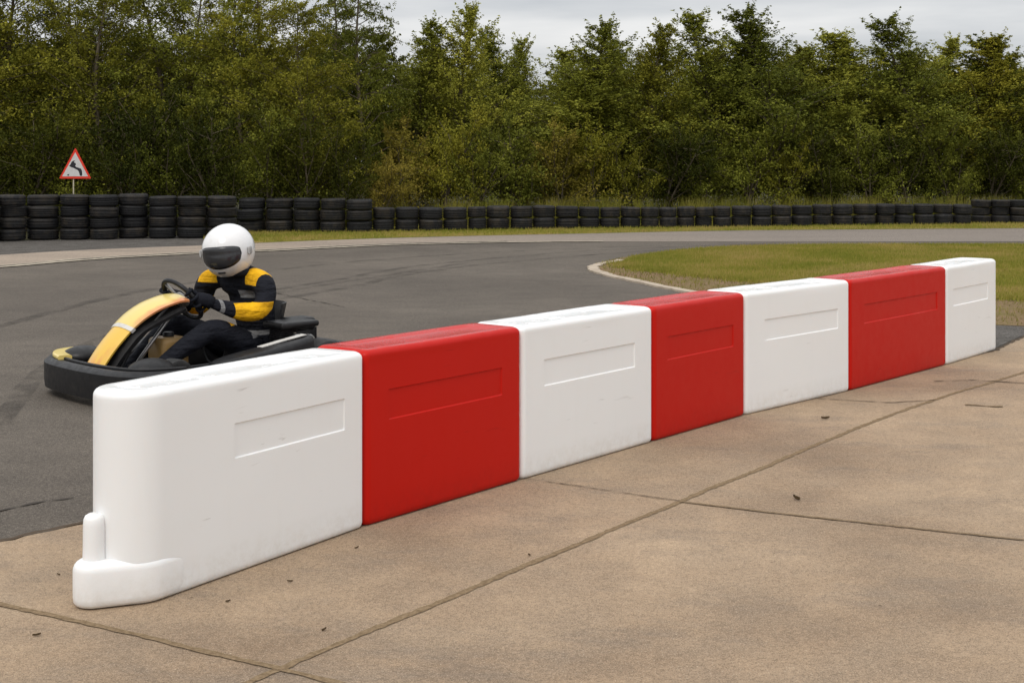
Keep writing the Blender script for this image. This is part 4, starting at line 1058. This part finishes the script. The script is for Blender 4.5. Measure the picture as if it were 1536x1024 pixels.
plant('weeping_tree', WP[0], 6.2, 495, 33, -60, 150, LB, 'tall weeping tree partly behind the drooping one, above the third last tall tyre stack', 'tree', None, 2.1)
right = [(622, 34, 35, 105, LB), (664, 35.5, 72, 110, LA), (715, 34, 15, 125, LG), (757, 35.5, 48, 95, LB), (788, 36.5, 62, 80, LB), (838, 34, 112, 150, LG), (872, 36, 75, 120, LG), (905, 34.5, 40, 130, LG), (952, 35.5, 62, 110, LB), (997, 35, 42, 120, LA),
         (1040, 37, 80, 110, LB), (1072, 35, 20, 130, LG), (1118, 36, 55, 110, LB), (1165, 35, 15, 130, LB), (1200, 37, 75, 120, LA), (1235, 36, 62, 110, LB), (1290, 36, 50, 120, LG), (1338, 37.5, 80, 110, LA), (1375, 36, 30, 150, LB), (1420, 37.5, 62, 110, LG), (1462, 36.5, 55, 130, LA), (1528, 37, 60, 140, LB), (1600, 37, 45, 150, LB), (1680, 37, 40, 150, LA)]
for i, (px, Y, ty, w, m_) in enumerate(right):
    plant('young_tree', SL[i % 5], 5.0, px, Y, ty, w * 1.36, m_, '%s young pointed tree from the left in the row behind the low tyre wall' % NUMW[i + 1], 'tree', 'young trees behind the low tyre wall', rz=i * 1.3)
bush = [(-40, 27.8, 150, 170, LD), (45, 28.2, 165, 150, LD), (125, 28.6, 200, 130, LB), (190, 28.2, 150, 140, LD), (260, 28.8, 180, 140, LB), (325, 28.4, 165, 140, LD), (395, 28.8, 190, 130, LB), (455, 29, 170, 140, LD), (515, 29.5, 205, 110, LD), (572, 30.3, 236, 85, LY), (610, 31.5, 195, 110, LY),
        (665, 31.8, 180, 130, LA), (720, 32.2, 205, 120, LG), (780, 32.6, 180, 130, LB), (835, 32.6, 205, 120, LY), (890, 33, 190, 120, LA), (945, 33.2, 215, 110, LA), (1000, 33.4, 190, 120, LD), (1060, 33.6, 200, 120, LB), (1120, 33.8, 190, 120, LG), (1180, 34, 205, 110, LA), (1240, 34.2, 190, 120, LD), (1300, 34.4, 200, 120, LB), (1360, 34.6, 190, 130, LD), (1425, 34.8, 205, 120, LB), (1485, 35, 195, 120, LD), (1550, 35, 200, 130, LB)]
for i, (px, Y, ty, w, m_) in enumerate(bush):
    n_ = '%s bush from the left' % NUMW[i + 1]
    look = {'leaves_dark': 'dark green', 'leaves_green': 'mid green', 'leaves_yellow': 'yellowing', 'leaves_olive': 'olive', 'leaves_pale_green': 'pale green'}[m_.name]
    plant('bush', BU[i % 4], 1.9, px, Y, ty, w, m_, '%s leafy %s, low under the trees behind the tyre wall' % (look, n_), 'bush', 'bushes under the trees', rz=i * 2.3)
# mass of wood behind the rows
co = []; tri_n = 0
for (tm, cm), n_ in ((WD[1], 0), (SL[2], 1)):
    a = np.empty(len(cm.vertices) * 3, np.float32); cm.vertices.foreach_get('co', a); co.append(a.reshape(-1, 4, 3)[::1])
V = []
for k in range(84):
    px = -260 + (k % 42) * 50; Y = (random.uniform(38.5, 41) if px > 560 else random.uniform(34, 36)) + (4 if k > 41 else 0); src = co[0] if k % 2 else co[1]; H0 = 6.0 if k % 2 else 5.0
    tpy = (60 if px < 560 else 118 if (620 < px < 700 or 770 < px < 860) else 92) + random.uniform(-15, 25); sz = ZD(tpy, Y) / H0
    sub = src[rng.random(len(src)) < 0.55]; cen = sub.mean(1, keepdims=True); q = (sub - cen) * 1.5 + cen * np.array([1.5, 1.5, sz]); th = random.uniform(0, 6.28)
    q = np.stack([q[..., 0] * math.cos(th) - q[..., 1] * math.sin(th) + XD(px, Y), q[..., 0] * math.sin(th) + q[..., 1] * math.cos(th) + Y, q[..., 2]], -1)
    V.append(q.reshape(-1, 3))
V = np.concatenate(V)
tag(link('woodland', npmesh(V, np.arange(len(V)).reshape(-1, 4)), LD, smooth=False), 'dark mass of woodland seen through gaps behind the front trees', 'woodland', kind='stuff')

# ------------------------------------------------------------------ fallen leaves and twigs on the pad
c = M('dry_leaf', 0.85); c.base(c.ramp(c.noise(30, 3), [(0.3, (0.11, 0.075, 0.04)), (0.7, (0.24, 0.165, 0.085))])); MAT_DRY = c.m
for px, py, sz, lab in [(1195, 749, 0.055, 'curled brown dead leaf on the pale paving slab right of the middle of the row'), (55, 953, 0.026, 'tiny tan dead leaf on the paving in the bottom left corner'), (88, 862, 0.018, 'dark scrap of leaf on the paving just left of the barrier foot'),
                        (342, 902, 0.020, 'dark scrap of leaf on the paving below the rounded end block'), (535, 822, 0.022, 'small dark leaf on the paving under the joint of the first white and red blocks'), (486, 945, 0.024, 'small brown leaf on the paving just above the junction of the wide joints'),
                        (435, 872, 0.020, 'scrap of leaf on the paving halfway along the rounded end block'), (1238, 628, 0.05, 'thin dark leaf on the paving in front of the farthest red block'), (794, 833, 0.022, 'small dark leaf lying near the long wide joint, left of its middle')]:
    g = G(px, py, 0.013); bm = bmesh.new(); r = random.Random(px); a0 = r.uniform(0, 6.28); L_ = []; 
    for k in range(9):
        t = -1 + k / 4; w = 0.34 * (1 - t * t) ** 0.7 * (1 + 0.3 * r.uniform(-1, 1)); z = 0.06 + 0.18 * t * t * r.uniform(0.6, 1.2)
        L_.append([bm.verts.new((t * sz / 2, q * w * sz / 2, (z + 0.35 * abs(q)) * sz * 0.5)) for q in (-1, 0, 1)])
    for k in range(8):
        for q in range(2): bm.faces.new((L_[k][q], L_[k + 1][q], L_[k + 1][q + 1], L_[k][q + 1]))
    bmesh.ops.solidify(bm, geom=bm.faces[:], thickness=0.0008)
    o = link('dead_leaf', bm, MAT_DRY); o.location = (g.x, g.y, 0.0135); o.rotation_euler = (0, 0, a0); tag(o, lab, 'leaf', 'dead leaves on the paving')
